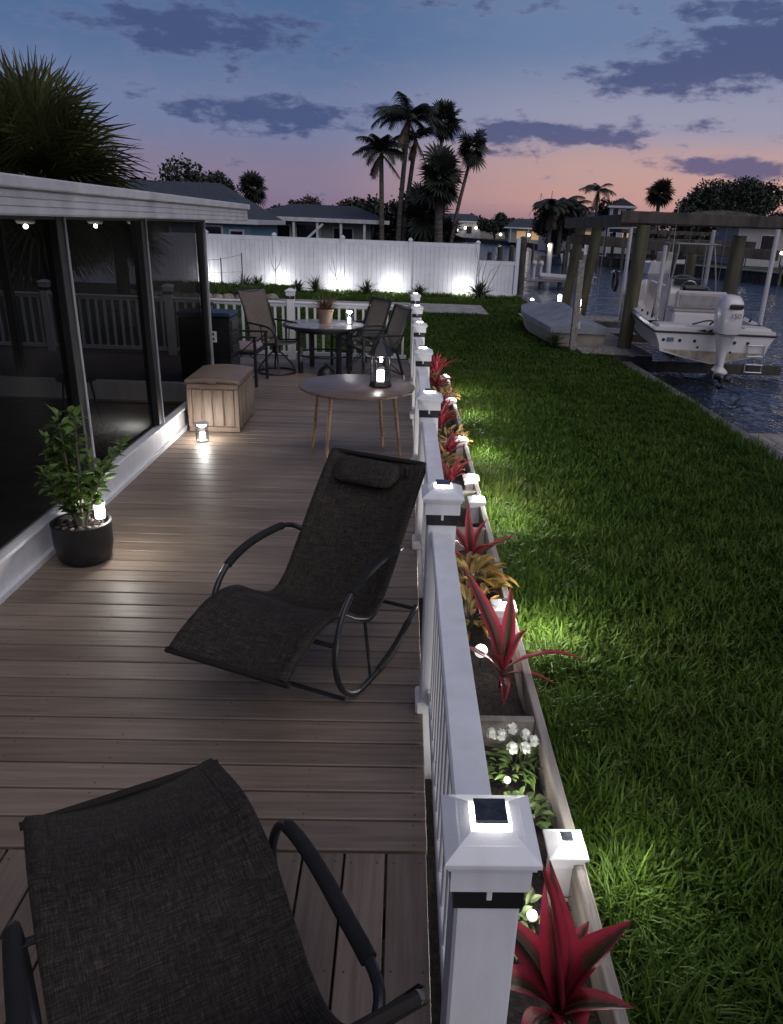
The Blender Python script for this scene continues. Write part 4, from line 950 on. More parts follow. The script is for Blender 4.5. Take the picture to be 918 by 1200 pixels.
SP = [(-7.25, 'lit ground spotlight at the left end of the fence behind the trellis'), (-4.62, 'lit ground spotlight at the first bare sapling'), (-2.42, 'lit ground spotlight at the second thin sapling'),
      (-.45, 'lit ground spotlight on bare fence between two green tufts'), (2.2, 'lit ground spotlight at the right end of the tall fence')]
for x, lb in SP:
    t = thing('ground_spotlight', lb, 'spotlight', (x, 28.32, GZ), group='uplights along the white fence')
    MB().tube([(0, 0, -.05), (0, 0, .10)], .01, 6).build('stake', black_m, t)
    b = MB(); b.tube([(0, -.06, .10), (0, .03, .16), (0, .05, .175)], [.035, .045, .05], 12); b.build('housing', black_m, t)
    b = MB(); b.tube([(0, .052, .178), (0, .056, .181)], [.044, .044], 12); b.build('lens', bulb_m, t)
    lamp(t, (0, .0, .30), 27, .05, (1, .97, .95))
def tuft(label, loc, n, L, w, seed, m=leaf_mid):
    t = thing('agave_tuft', label, 'plant', loc); r_ = random.Random(seed)
    MB().lathe([(.05, -.02), (.06, .04), (.03, .08)], 10).build('base', bark_d, t)
    b = MB()
    for i in range(n): b.strap((r_.uniform(-.05, .05), r_.uniform(-.05, .05), .03), r_.uniform(0, 6.28), R(r_.uniform(25, 88)), L*r_.uniform(.6, 1.1), w, R(r_.uniform(10, 70)), segs=4)
    b.build('leaves', m, t)
for i, (x, s_, lb) in enumerate(((-5.78, .62, 'dark tufted plant just right of the wire trellis'), (-5.28, .62, 'dark tufted plant left of the first lit sapling'), (-3.85, .5, 'low dark plant right of the first lit sapling'),
        (-3.2, .66, 'dark spiky plant left of the second sapling'), (-1.35, .60, 'green spiky plant between second sapling and bare spotlight'), (.55, .55, 'spiky plant right of the bare fence spotlight'), (2.72, .78, 'broad grassy clump around the multi stem sapling'))):
    tuft(lb, (x, 28.15 if i < 6 else 27.9, GZ), 60 if i < 6 else 110, s_, .05, 30+i)
def sapling(label, loc, stems, m=twig_m):
    t = thing('bare_sapling', label, 'sapling', loc); 
    for path, r0 in stems:
        b = MB(); p = cat_rom(path, 5); b.tube(p, [r0*(1-.8*k/len(p)) for k in range(len(p))], 6); b.build('stem', m, t)
sapling('bare forked sapling lit against the fence, leftmost', (-4.62, 28.0, GZ), [([(0, 0, 0), (0, .02, .7), (.02, 0, 1.2)], .025), ([(0, .02, .65), (-.12, 0, .95), (-.18, 0, 1.3)], .014), ([(.01, .02, .75), (.16, 0, 1.0), (.2, .02, 1.28)], .014), ([(.0, 0, .4), (.2, 0, .6), (.28, 0, .85)], .012)])
sapling('thin bare sapling lit against the fence left of the middle post', (-2.40, 28.0, GZ), [([(0, 0, 0), (-.05, 0, .5), (-.18, 0, 1.25)], .02), ([(-.04, 0, .5), (.1, 0, .8), (.12, 0, 1.1)], .011), ([(-.07, 0, .6), (-.25, 0, .85), (-.3, 0, 1.0)], .01)])
sapling('multi stem bare sapling rising from the grassy clump by the low fence', (2.78, 27.75, GZ), [([(-.1, 0, 0), (-.2, 0, .7), (-.18, 0, 1.3), (-.28, 0, 1.75)], .02), ([(0, 0, 0), (.02, 0, .8), (.15, 0, 1.4)], .02), ([(.08, 0, 0), (.3, 0, .6), (.55, 0, 1.1), (.72, 0, 1.5)], .018), ([(.05, 0, 0), (.16, 0, .6), (.3, .02, 1.0), (.62, 0, 1.2)], .014), ([(-.18, 0, .8), (-.05, 0, 1.2), (.0, 0, 1.6)], .010)])
tr = thing('wire_trellis', 'wire trellis strung on three thin posts in front of the fence', 'trellis', (-6.45, 27.5, GZ))
for x, hh in ((-.75, 1.05), (0.02, 1.12), (.75, 1.30)): MB().tube([(x, 0, 0), (x, 0, hh)], .022, 7).build('stake', twig_m, tr)
b = MB(); b.tube([(-.75, 0, 1.0), (0, 0, 1.06), (.75, 0, 1.25)], .006, 5); b.tube([(-.75, 0, .6), (0, 0, .62), (.75, 0, .68)], .005, 5); b.build('wire', steel, tr)
# raised mound with edging
b = MB(); vs = []; fs = []; nx, ny = 24, 12
for j in range(ny+1):
    for i in range(nx+1):
        x = -9+5.2*i/nx; y_ = 24.3+3.9*j/ny; e = min(1, min(i, nx-i)/4)*min(1, min(j+1, ny-j+1)/2.5); vs.append((x, y_, GZ-.02+.24*e+random.uniform(-.02, .02)))
for j in range(ny):
    for i in range(nx): a = j*(nx+1)+i; fs.append((a, a+1, a+nx+2, a+nx+1))
b.add(vs, fs); tag(b.build('flowerbed_ground', lawn_m, smooth=80), kind='structure')
V, F = blades(9000, -9, -3.9, 24.6, 28.2, .16, .03, z=GZ+.15); tag(quads('grass_mound', V, F, grass_m), kind='stuff')
ge = thing('stone_edging', 'curved row of rough stones edging the raised bed', 'edging', (-6.4, 24.2, GZ)); b = MB(); r_ = random.Random(2)
for i in range(15):
    x = -2.4+.335*i; b.lathe([(.02, -.02), (.19, .03), (.2, .13), (.13, .24), (.02, .26)], 7, c=(x+r_.uniform(-.04, .04), -.12*math.cos(x*.8)+r_.uniform(-.04, .04), r_.uniform(-.05, .01)))
b.build('stones', stone_m, ge, smooth=20)
V, F = blades(2600, -3.2, 4.3, 27.9, 28.7, .17, .03); tag(quads('grass_fence_strip', V, F, grass_m), kind='stuff')

# ================================================================== BOAT LIFT
lw = thing('boat_lift', 'weathered timber boat lift frame of tall pilings and heavy beams over the boat', 'boat lift', (4.9, 17, WZ))
def piling(root, x0, y0, x1, y1, zt, r=.145, nm='piling'):
    b = MB(); pts = [(x0+(x1-x0)*t, y0+(y1-y0)*t, -1.2+(zt+1.2)*t) for t in np.linspace(0, 1, 9)]
    b.tube([(p[0]+random.uniform(-.008, .008), p[1], p[2]) for p in pts], [r*random.uniform(.96, 1.03) for _ in pts], 14); return b.build(nm, piling_m, root)
piling(lw, -.05, -.45, .06, -.5, 2.98, .15)            # near left
piling(lw, 2.52, .55, 2.55, .5, 2.85, .15)             # near right
piling(lw, -.18, 4.1, .12, 3.7, 2.95, .14)             # left second
piling(lw, -.22, 6.0, .08, 5.5, 2.93, .14)             # left third
piling(lw, 3.2, 5.2, 3.2, 5.0, 2.7, .15)               # far right
b = MB(); b.bar((-.5, -.72, 3.12), (5.2, .60, 3.16), .075, .235, bev=.012); b.build('cross_beam', wood_dark, lw)
b = MB(); b.bar((-.35, -.30, 3.10), (5.2, 1.0, 3.15), .075, .25, bev=.012); b.build('cross_beam', wood_dark, lw)
b = MB(); b.bar((-.10, -.62, 3.07), (-.14, 6.6, 3.02), .075, .27, bev=.012); b.build('side_beam', wood_dark, lw)
b = MB(); b.bar((.26, -.52, 3.12), (.24, 6.6, 3.04), .075, .27, bev=.012); b.build('side_beam', wood_dark, lw)
b = MB(); b.bar((-.4, 4.35, 2.62), (5.0, 3.6, 2.40), .09, .26, bev=.012); b.build('cross_beam', wood_dark, lw)
b = MB(); b.bar((-.3, 5.5, 2.58), (5.0, 5.1, 2.62), .08, .2, bev=.012); b.build('cross_beam', wood_dark, lw)
b = MB(); rings = []
for t in np.linspace(0, 1, 9):
    w = math.sin(math.pi*t)**.6; rings.append([(1.1+1.9*t, .0+.44*t+dy, 3.24+dz*w*.6) for dy, dz in ((-.16, 0), (-.12, .12), (0, .17), (.12, .12), (.16, 0))])
b.loft(rings); b.build('motor_cover', wood_dark, lw)
for (x, y_, z0, z1) in ((.52, 2.0, .75, 2.93), (2.26, 1.3, 1.3, 2.95), (2.20, -2.0, 1.15, 2.98), (.55, -.6, .55, 2.6)):
    b = MB(); b.tube([(x, y_, z0), (x, y_, z1)], .045, 10); b.build('guide_pole', pvc, lw)
for (x, y_) in ((.35, .3), (2.4, .9), (.3, 3.6), (2.7, 4.0), (.33, 4.4)):
    b = MB(); b.tube([(x, y_, .1), (x, y_, 3.0)], .007, 5); b.build('cable', steel, lw)
b = MB(); b.box((1.45, -1.1, .16), (3.6, .16, .2), bev=.01); b.box((1.45, 3.4, .16), (3.6, .16, .2), bev=.01); b.build_each('cradle_beam', wood_dark, lw)
for x in (.75, 1.75):
    b = MB(); b.bar((x, -1.5, .47), (x+.5, 4.0, .5), .1, .14, bev=.02); b.build('bunk', wood_dark, lw)
hr = thing('hose_reel', 'black hose coil hanging on a lift piling', 'hose', (4.82, 17.3, 1.05)); b = MB()
for k in range(4): b.tube([(-.12+.015*k, .0+.17*math.cos(a), .22*math.sin(a)) for a in np.linspace(0, 6.283, 24)], .016, 6)
b.build('coil', black_m, hr); b = MB(); b.box((-.10, 0, .19), (.2, .05, .05), bev=.01); b.build('hook', steel, hr)

# ---- boat
bo = thing('motor_boat', 'white centre console motor boat raised on the timber boat lift', 'boat', (5.78, 13.9, 0), -.10)
L = 6.5; st = []
def hullsec(t, inner=True):
    y_ = L*t; be = 1.09*(1-max(0, (t-.35)/.65)**2.4) if t < 1 else 0; be = max(be, .03)
    ch = be*(.88-.45*max(0, t-.3)); kz = -.18+.02*t+.55*max(0, (t-.72)/.28)**1.8; cz = .02+.10*t+.50*max(0, (t-.6)/.4)**1.7; gz = .46+.05*t+.42*t*t
    return y_, be, ch, kz, cz, gz
rings = []; rin = []
for t in np.linspace(0, 1, 15):
    y_, be, ch, kz, cz, gz = hullsec(t)
    ring = [(-be, gz), (-be*1.015, gz-.10), (-be*.97, gz-.16), (-(ch+be*.35)/1.35, (cz+gz-.16)/2), (-ch, cz), (-ch*.5, (kz+cz)/2-.01), (0, kz), (ch*.5, (kz+cz)/2-.01), (ch, cz), ((ch+be*.35)/1.35, (cz+gz-.16)/2), (be*.97, gz-.16), (be*1.015, gz-.10), (be, gz)]
    rings.append([(x, y_+(.18*(1-t) if False else 0)+(.35*t*t*(z-kz) if t > .6 else 0), z) for x, z in ring])
b = MB(); b.loft(rings, caps=False, closed=False); n = 13
b.add(rings[0], [tuple(range(n))]); b.add(rings[-1], [tuple(range(n))[::-1]]); b.build('hull', boat_white, bo, smooth=40)
# gunwale cap + liner
b = MB(); vs = []; fs = []
for i, t in enumerate(np.linspace(0.11, .97, 14)):
    y_, be, ch, kz, cz, gz = hullsec(t); w = min(.20, be*.6); o = (.35*t*t*(gz-kz) if t > .6 else 0); fl = .16+.1*t
    for sx_ in (-1, 1):
        vs += [(sx_*be, y_+o, gz+.002), (sx_*be, y_+o, gz+.028), (sx_*(be-w), y_+o, gz+.028), (sx_*(be-w), y_+o, gz-.04), (sx_*(be-w+.02), y_+o, fl), (0, y_+o, fl)]
for i in range(13):
    for k in range(2):
        for j in range(5): a = i*12+k*6+j; q = (a, a+1, a+13, a+12); fs.append(q if k else q[::-1])
b.add(vs, fs); b.build('cockpit_liner', boat_in, bo, smooth=30)
y0, be, *_ = hullsec(0)
b = MB(); b.box((0, .37, .40), (2.10, .72, .15), bev=.03); b.box((-.78, .32, .475), (.5, .5, .05), bev=.02); b.box((.78, .32, .475), (.5, .5, .05), bev=.02); b.build('stern_deck', boat_in, bo)
b = MB()
for sx_ in (-1, 1):
    for k in range(14):
        t0, t1 = .0+k*.065, .065+k*.065; A = hullsec(t0); B = hullsec(t1); oA = (.35*t0*t0*(A[5]-A[3]) if t0 > .6 else 0); oB = (.35*t1*t1*(B[5]-B[3]) if t1 > .6 else 0)
        b.tube([(sx_*A[1]*1.018, A[0]+oA, A[5]-.085), (sx_*B[1]*1.018, B[0]+oB, B[5]-.085)], .022, 6)
b.tube([(-1.1, -.005, .375), (1.1, -.005, .375)], .022, 6); b.build('rub_rail', black_m, bo)
# console, seat, frame
b = MB(); rings = []
for z, hx, y0_, y1_ in ((.2, .36, 2.4, 3.2), (.9, .34, 2.45, 3.1), (1.15, .30, 2.6, 3.0)): rings.append([(-hx, y0_, z), (hx, y0_, z), (hx, y1_, z), (-hx, y1_, z)])
b.loft(rings); b.build('console', boat_white, bo, smooth=0)
b = MB(); b.box((-.05, 2.40, .72), (.12, .02, .16), bev=.01); b.box((.0, 2.52, 1.14), (.56, .16, .14), bev=.02); b.build('dashboard', black_m, bo)
b = MB(); b.tube([(.0+.17*math.cos(a), 2.33-.05*math.sin(a), 1.0+.17*math.sin(a)) for a in np.linspace(0, 6.283, 20)], .014, 6); b.build('steering_wheel', steel, bo)
b = MB(); b.box((0, 1.55, .40), (1.0, .55, .46), bev=.04); b.build('seat_box', boat_white, bo)
b = MB(); b.box((0, 1.55, .665), (1.02, .56, .08), bev=.03); b.box((0, 1.28, .87), (1.0, .10, .34), bev=.04); b.build('seat_cushion', mat('seat_vinyl', (.42, .39, .38), .5, var=.06), bo)
b = MB(); b.box((0, 1.224, .86), (.86, .012, .2), bev=.005); b.build('seat_back_stripe', mat('seat_trim', (.30, .28, .275), .5, var=.1), bo)
b = MB(); b.box((.0, 1.95, 1.0), (.5, .3, .2), bev=.05); b.build('helm_seat', black_pl, bo)
b = MB()
for sx_ in (-1, 1):
    b.tube(cat_rom([(sx_*.50, 2.0, .3), (sx_*.46, 2.05, 1.1), (sx_*.36, 2.2, 1.85), (sx_*.42, 2.5, 1.9)], 5), .017, 8); b.tube(cat_rom([(sx_*.50, 3.2, .3), (sx_*.44, 3.05, 1.2), (sx_*.38, 2.9, 1.9)], 5), .017, 8)
    b.tube([(sx_*.42, 2.05, 1.9), (sx_*.42, 3.1, 1.9)], .017, 8)
b.tube([(-.45, 2.1, 1.9), (.45, 2.1, 1.9)], .017, 8); b.tube([(-.45, 3.05, 1.9), (.45, 3.05, 1.9)], .017, 8); b.build('top_frame', mat('grey_pipe', (.22, .21, .21), .4, var=.1), bo)
b = MB()
for x, y_ in ((-.95, 1.1), (-.96, 1.5), (.95, 1.1), (.96, 1.6), (-.97, 2.0)): b.tube([(x, y_, .5), (x*1.01, y_-.06, .58)], .022, 8)
b.build_each('rod_holder', black_m, bo)
b = MB(); b.tube([(-.28, 3.0, 1.1), (-.32, 2.95, 2.7)], .008, 5); b.build('antenna', pvc, bo)
b = MB()
for x in (-.92, -.62, -.35, .38, .62): b.tube([(x, -.012, .23), (x, .01, .23)], .03, 10)
b.tube([(.33, -.012, .05), (.33, .01, .05)], .022, 8); b.tube([(-.28, -.012, .12), (-.28, .01, .12)], .022, 8); b.build('scupper', black_m, bo)
b = MB(); b.add([(-.92, -.006, .055), (-.45, -.006, -.085), (0, -.006, -.16), (.45, -.006, -.085), (.92, -.006, .055)], [(0, 1, 2, 3, 4)]); b.build('waterline_stain', mat('hull_stain', (.40, .33, .25), .6, var=.25, nscale=6), bo, smooth=0)
b = MB(); b.box((-.80, -.012, .24), (.13, .012, .075), bev=.01); b.build('round_sticker', mat('blue_sticker', (.12, .17, .30), .5, var=.2), bo)
b = MB()
for x in (.62, .92): b.tube([(x, -.03, .22), (x, -.05, -.02), (x, -.09, -.30)], .013, 6)
for z in (.20, .0, -.14, -.28): b.tube([(.62, -.05-.08*(z < 0), z), (.92, -.05-.08*(z < 0), z)], .012, 6)
b.build('ladder', steel, bo)
b = MB(); b.add([(-.34, -.016, .415), (-.06, -.016, .395), (-.06, -.016, .47), (-.15, -.016, .415), (-.2, -.016, .45)], [(0, 1, 3, 4), (3, 1, 2)]); b.build('stern_decal', black_m, bo, smooth=0)
# outboard
ob = MB(); rings = []
def rr(cx, cy, z, hx, hy, n=20, p=3.2):
    out = []; hx *= .92; hy *= .95
    for k in range(n):
        a = 2*math.pi*k/n; c, s_ = math.cos(a), math.sin(a); out.append((cx+hx*math.copysign(abs(c)**(2/p), c), cy+hy*math.copysign(abs(s_)**(2/p), s_), z))
    return out
for z, hx, hy, cy in ((.40, .15, .24, -.38), (.43, .205, .30, -.40), (.60, .225, .33, -.41), (.85, .225, .33, -.40), (1.0, .20, .30, -.38), (1.08, .15, .24, -.36), (1.11, .07, .14, -.35)): rings.append(rr(.06, cy, z, hx, hy))
ob.loft(rings); ob.build('motor_cowling', motor_white, bo, smooth=40)
ob = MB(); rings = []
for z, hx, hy, cy in ((.41, .16, .25, -.38), (.28, .13, .20, -.36), (.10, .085, .16, -.35), (-.15, .06, .15, -.36), (-.22, .12, .25, -.42), (-.245, .12, .25, -.42), (-.26, .045, .14, -.38), (-.33, .07, .2, -.40), (-.40, .07, .2, -.40), (-.45, .03, .12, -.37), (-.60, .008, .05, -.42)): rings.append(rr(.06, cy, z, hx, hy))
ob.loft(rings); ob.build('motor_leg', motor_white, bo, smooth=40)
ob = MB(); ob.tube([(.06, -.58, -.365), (.06, -.70, -.365)], [.05, .03], 10)
for k in range(3):
    a = k*2.094+.4; d = Vector((math.cos(a), 0, math.sin(a))); e = Vector((-math.sin(a), 0, math.cos(a))); c = Vector((.06, -.64, -.365))
    ob.add([c+d*.04-e*.03, c+d*.12-e*.08+Vector((0, -.03, 0)), c+d*.18+e*.0, c+d*.12+e*.08+Vector((0, .04, 0)), c+d*.04+e*.03], [(0, 1, 2, 3, 4)])
pr_ = ob.build('propeller', charcoal, bo); md = pr_.modifiers.new('thick', 'SOLIDIFY'); md.thickness = .012
ob = MB(); ob.box((.07, -.728, .93), (.24, .05, .085), bev=.02); ob.build('cowling_vent', black_m, bo)
ob = MB(); ob.tube([(x, y_, .445) for x, y_, z in rr(.06, -.40, .445, .208, .303)]+[rr(.06, -.40, .445, .208, .303)[0]], .009, 6); ob.build('cowling_stripe', black_m, bo)
def text(name, s_, size, loc, rot, m, parent):
    cu = bpy.data.curves.new(name, 'FONT'); cu.body = s_; cu.size = size; cu.extrude = .002; cu.align_x = 'CENTER'; cu.align_y = 'CENTER'
    o = bpy.data.objects.new(name, cu); bpy.context.scene.collection.objects.link(o); bpy.context.view_layer.update()
    me = bpy.data.meshes.new_from_object(o.evaluated_get(bpy.context.evaluated_depsgraph_get())); bpy.data.objects.remove(o)
    me.materials.clear(); me.materials.append(m); q = bpy.data.objects.new(name, me); COL.objects.link(q); q.parent = parent; q.location = loc; q.rotation_euler = rot; return q
text('lettering', '150', .13, (.08, -.741, .77), (R(90), 0, 0), mat('faded_print', (.22, .19, .2), .5), bo)
b = MB(); b.tube(cat_rom([(.02, -.1, .5), (.04, .15, .62), (.0, .4, .5)], 5), .02, 6); b.build('rigging_hose', black_m, bo)
b = MB()
for sx_ in (-1, 1):
    b.box((sx_*.97, .55, .53), (.05, .16, .035), bev=.01); b.box((sx_*1.0, 3.3, .66), (.05, .16, .035), bev=.01)
b.build_each('cleat', steel, bo)
b = MB(); b.tube(cat_rom([(-.35, 6.1, .98), (-.6, 5.2, 1.15), (-.85, 4.2, 1.0), (-.92, 3.6, .78)], 5), .016, 8); b.tube(cat_rom([(.35, 6.1, .98), (.6, 5.2, 1.15), (.85, 4.2, 1.0), (.92, 3.6, .78)], 5), .016, 8); b.build_each('bow_rail', steel, bo)
b = MB(); b.tube(cat_rom([(-.3, .5, .48), (-.1, .1, .60), (.0, -.2, .55)], 5), .014, 6); b.tube(cat_rom([(.35, .5, .48), (.2, .1, .58), (.1, -.2, .55)], 5), .011, 6); b.build_each('control_cable', black_m, bo)
fe = thing('mooring_rope', 'pale rope looped over the port side of the boat', 'rope', (5.15, 15.6, .6)); b = MB()
b.tube(cat_rom([(0, 0, .55), (.02, .1, .1), (.08, .2, -.12), (.2, .3, .1), (.1, .4, .3)], 6), .012, 6); b.build('loop', mat('rope', (.42, .33, .31), .9), fe); MB().tube([(0, 0, .54), (0, 0, .60)], .02, 6).build('knot', MATS['rope'], fe)

# ---- covered skiff, post
jb = thing('covered_skiff', 'small tan skiff under a ridged grey cover on the lawn by the dock', 'skiff', (3.72, 18.6, GZ), .10)
b = MB(); rings = []
for t in np.linspace(0, 1, 10):
    w = .62*(1-.55*max(0, (t-.45)/.55)**2); z0 = .02+.22*max(0, (t-.5)/.5)**2; rings.append([(-w, -1.9+4*t, .42+.08*t), (-w*.92, -1.9+4*t, z0+.04), (-w*.7, -1.9+4*t, z0), (w*.7, -1.9+4*t, z0), (w*.92, -1.9+4*t, z0+.04), (w, -1.9+4*t, .42+.08*t)])
b.loft(rings); b.build('hull', tan_hull, jb, smooth=30)
b = MB(); rings = []
for t in np.linspace(0, 1, 15):
    w = (.66*(1-.55*max(0, (t-.45)/.55)**2))*(1.03); ht = .10+.26*math.sin(math.pi*min(1, t*1.35))**.8 if t < .74 else .10; y_ = -1.96+4.1*t; zz = .44+.08*t; j = random.uniform(-.012, .012)
    rings.append([(-w, y_, zz-.10-.03*math.sin(t*30)), (-w, y_, zz+.01), (-w*.5+j, y_, zz+.01+ht*.46), (-.02, y_, zz+.02+ht), (.02, y_, zz+.02+ht), (w*.5+j, y_, zz+.01+ht*.48), (w, y_, zz+.01), (w, y_, zz-.10-.03*math.cos(t*26))])
b.loft(rings); b.build('cover', tarp_m, jb, smooth=30)
tuft('leafy tuft growing at the near end of the covered skiff', (3.30, 16.5, GZ), 90, .42, .03, 77)
wp = thing('wooden_post', 'square grey wooden post standing on the lawn edge by the skiff', 'post', (3.66, 16.15, GZ)); MB().box((0, 0, .94), (.13, .13, 1.88), bev=.008).build('timber', wood_grey, wp); MB().box((.09, .03, .55), (.06, .09, .14), bev=.01).build('junction_box', pvc, wp)
for i, (x, y_, hh, lb) in enumerate(((4.45, 21.9, .72, 'lit lamp on a short dock post behind the skiff, left one'), (4.56, 19.9, .78, 'lit lamp on a short dock post behind the skiff, right one'))):
    t = thing('dock_lamp', lb, 'lamp', (x, y_, GZ)); MB().box((0, 0, hh*.36), (.13, .13, hh*.72), bev=.008).build('post', wood_grey, t)
    b = MB(); b.lathe([(.02, hh*.72), (.055, hh*.8), (.055, hh), (.02, hh+.03)], 14); b.build('globe', emis('dock_globe', (1, .96, .88), 10), t); MB().lathe([(.075, hh+.03), (.06, hh+.06), (.01, hh+.08)], 14).build('cap', black_m, t); lamp(t, (-.05, -.14, hh*.85), 5, .04)
t = thing('dock_lamp', 'low path light on the seawall corner behind the skiff', 'lamp', (4.35, 26.0, GZ)); MB().tube([(0, 0, 0), (0, 0, .2)], .015, 6).build('stake', black_m, t); b = MB(); b.lathe([(.03, .2), (.06, .22), (.02, .26)], 10); b.build('globe', bulb_m, t); lamp(t, (0, -.05, .35), 3, .03)

# ================================================================== CANAL PILINGS, FAR DOCKS
def pile(label, x, y_, zt, r=.15, m=None, lit=False):
    t = thing('piling', label, 'piling', (x, y_, WZ), group='free standing pilings in the canal')
    b = MB(); b.tube([(0, 0, -.8), (0, 0, (zt-WZ)*.5), (.01, 0, zt-WZ)], [r, r*.97, r*.93], 12); b.build('pole', m or piling_m, t)
    b = MB(); b.lathe([(r*1.02, zt-WZ-.01), (r*.5, zt-WZ+.05), (.01, zt-WZ+.07)], 12); b.build('cap', wood_dark if not lit else pvc, t)
    if lit:
        b = MB(); b.lathe([(.05, 0), (.07, .06), (.05, .12)], 10, c=(-.1, -r-.05, zt-WZ-.16)); b.build('lamp_globe', bulb_m, t); lamp(t, (-.1, -r-.2, zt-WZ-.15), 9, .05, (1, .85, .65))
pile('dark tall piling just right of the low fence post', 4.86, 32.5, 1.72, .17, wood_dark)
pile('pale lamp lit piling in the mid canal', 8.3, 45, 1.35, .16, pvc, True)
pile('dark piling beside the lamp lit piling', 9.0, 42, 1.15, .18)
pile('second dark piling right of the lamp lit one', 9.9, 44, 1.0, .15)
pile('leftmost dark piling beyond the low fence', 4.6, 50, .55, .17, wood_dark)
pile('short dark piling second from left beyond the low fence', 5.4, 50, .6, .17, wood_dark)
pile('dark piling third from left beyond the low fence', 6.3, 52, .9, .19, wood_dark)
pile('dark piling behind the tall piling by the fence', 7.6, 56, .9, .19, wood_dark)
for x_, y_, zt_, lb_ in ((10.6, 52, .9, 'slim piling left of the dock with the pale ramp'), (12.0, 58, 1.1, 'slim piling near the close lamp pair'), (13.2, 55, .8, 'short slim piling before the white moored boat'), (14.8, 60, 1.2, 'slim piling beside the white moored boat'),
        (17.0, 58, 1.0, 'slim piling between the moored boats'), (19.0, 55, 1.2, 'slim piling left of the boat shelter'), (22.6, 52, 1.1, 'slim piling at the left end of the ribbed bulkhead'), (11.4, 70, .9, 'far slim piling beneath the palm cluster'), (9.4, 66, .9, 'far slim piling at the canal bend')):
    pile(lb_, x_, y_, zt_, .11, wood_dark)
pile('thin mid canal piling between the lift posts', 7.0, 30, .5, .11)
nd = thing('neighbour_dock', 'dark floating dock with a light coloured boat ramp in the mid canal', 'dock', (7.6, 41, WZ))
b = MB(); b.box((0, 0, .35), (3.4, 2.0, .10), bev=.02); b.build('decking', wood_grey, nd); b = MB()
for x in (-1.5, -.5, .5, 1.5): b.tube([(x, -.8, -.6), (x, -.8, .32)], .12, 8)
b.build('float', wood_dark, nd)
b = MB(); b.bar((-.6, -.9, .6), (1.7, -1.1, .52), .25, .12, bev=.02); b.bar((-.6, -.4, .66), (1.7, -.6, .58), .25, .12, bev=.02); b.build_each('bunk_rail', pvc, nd)
b = MB()
for x in (-.9, -.55): b.tube([(x, -.7, .3), (x, -.7, 1.15)], .08, 8); b.lathe([(.12, 1.1), (.15, 1.2), (.1, 1.32), (.01, 1.34)], 10, c=(x, -.7, 0))
b.build('guide_post', pvc, nd)
sk = thing('wooden_platform', 'warm brown wooden platform beyond the low fence', 'dock', (5.1, 44, WZ)); b = MB()
for k in range(5): b.box((0, -.6+.3*k, 1.05), (2.0, .28, .06), bev=.01)
b.build('decking', wood_warm, sk); b = MB()
for x in (-.9, 0, .9): b.tube([(x, 0, -.5), (x, 0, 1.0)], .09, 8)
b.build('support', wood_dark, sk)

# ================================================================== FAR BANK
bk = thing('far_bulkhead', 'ribbed bulkhead wall along the far bank at right', 'bulkhead', (24.6, 50.4, WZ)); b = MB()
P0, P1 = Vector((-.1, -.1, 0)), Vector((40, -8.5, 0)); nseg = 90
for k in range(nseg):
    a = P0.lerp(P1, k/nseg); b.box((a.x, a.y-.05, .5), (.14, .14, 1.3), bev=.01)
b.build('sheet_piles', mat('bulkhead_timber', (.16, .13, .10), .85, var=.3, island=.25), bk); b = MB(); b.bar((-.2, -.12, 1.2), (40, -8.6, 1.2), .35, .14); b.build('cap', concrete, bk)
b2 = thing('long_bulkhead', 'low dark bulkhead following the far bank into the distance', 'bulkhead', (20, 80, WZ)); b = MB()
pts = [(24.6, 50.5), (20.5, 62), (17.6, 76), (19.5, 100), (21, 135), (12, 165), (-60, 185)]
for (xa, ya), (xb, yb) in zip(pts, pts[1:]): b.bar((xa-20, ya-80.1, .35), (xb-20, yb-80.1, .35), .3, .75)
b.build('wall', wood_dark, b2); b = MB()
for (xa, ya), (xb, yb) in zip(pts, pts[1:]): b.bar((xa-20, ya-80.15, .76), (xb-20, yb-80.15, .76), .4, .08)
b.build('cap', concrete, b2)
def house(name, label, loc, w, d, hw_, hr_, wallm, rot=0, windows=(), ov=.4, ridge='x', roofm=roof_m, cat='house', columns=0, flat=False):
    t = thing(name, label, cat, loc, rot)
    MB().box((0, 0, hw_/2), (w, d, hw_)).build('wall', wallm, t)
    b = MB(); W2, D2 = w/2+ov, d/2+ov
    if flat: b.box((0, 0, hw_+.1), (2*W2, 2*D2, .2))
    elif ridge == 'x': b.add([(-W2, -D2, hw_), (W2, -D2, hw_), (W2, D2, hw_), (-W2, D2, hw_), (-W2+D2*.6, 0, hw_+hr_), (W2-D2*.6, 0, hw_+hr_)], [(0, 1, 5, 4), (1, 2, 5), (2, 3, 4, 5), (3, 0, 4), (3, 2, 1, 0)])
    else: b.add([(-W2, -D2, hw_), (W2, -D2, hw_), (W2, D2, hw_), (-W2, D2, hw_), (0, -D2, hw_+hr_), (0, D2, hw_+hr_)], [(0, 1, 4), (1, 2, 5, 4), (2, 3, 5), (3, 0, 4, 5), (3, 2, 1, 0)])
    b.build('roof', roofm, t, smooth=0)
    if not flat:
        b = MB(); b.box((0, -D2+.0, hw_-.06), (2*W2, .06, .2), bev=.01); b.box((-W2, 0, hw_-.06), (.06, 2*D2, .2), bev=.01); b.box((W2, 0, hw_-.06), (.06, 2*D2, .2), bev=.01); b.build('fascia', white_d, t)
    for (x, z, ww, wh, lit) in windows:
        f = MB().box((x, -d/2-.02, z), (ww+.16, .06, wh+.16), bev=.01).build('window', white_d, t)
        MB().box((x, -d/2-.055, z), (ww, .02, wh)).build('pane', warm_win if lit else dark_glass, f)
    for k in range(columns):
        x = -w/2+.3+(w-.6)*k/max(1, columns-1); MB().box((x, -D2+.12, hw_/2-.05), (.13, .13, hw_-.1), bev=.01).build('column', white_d, t)
    return t
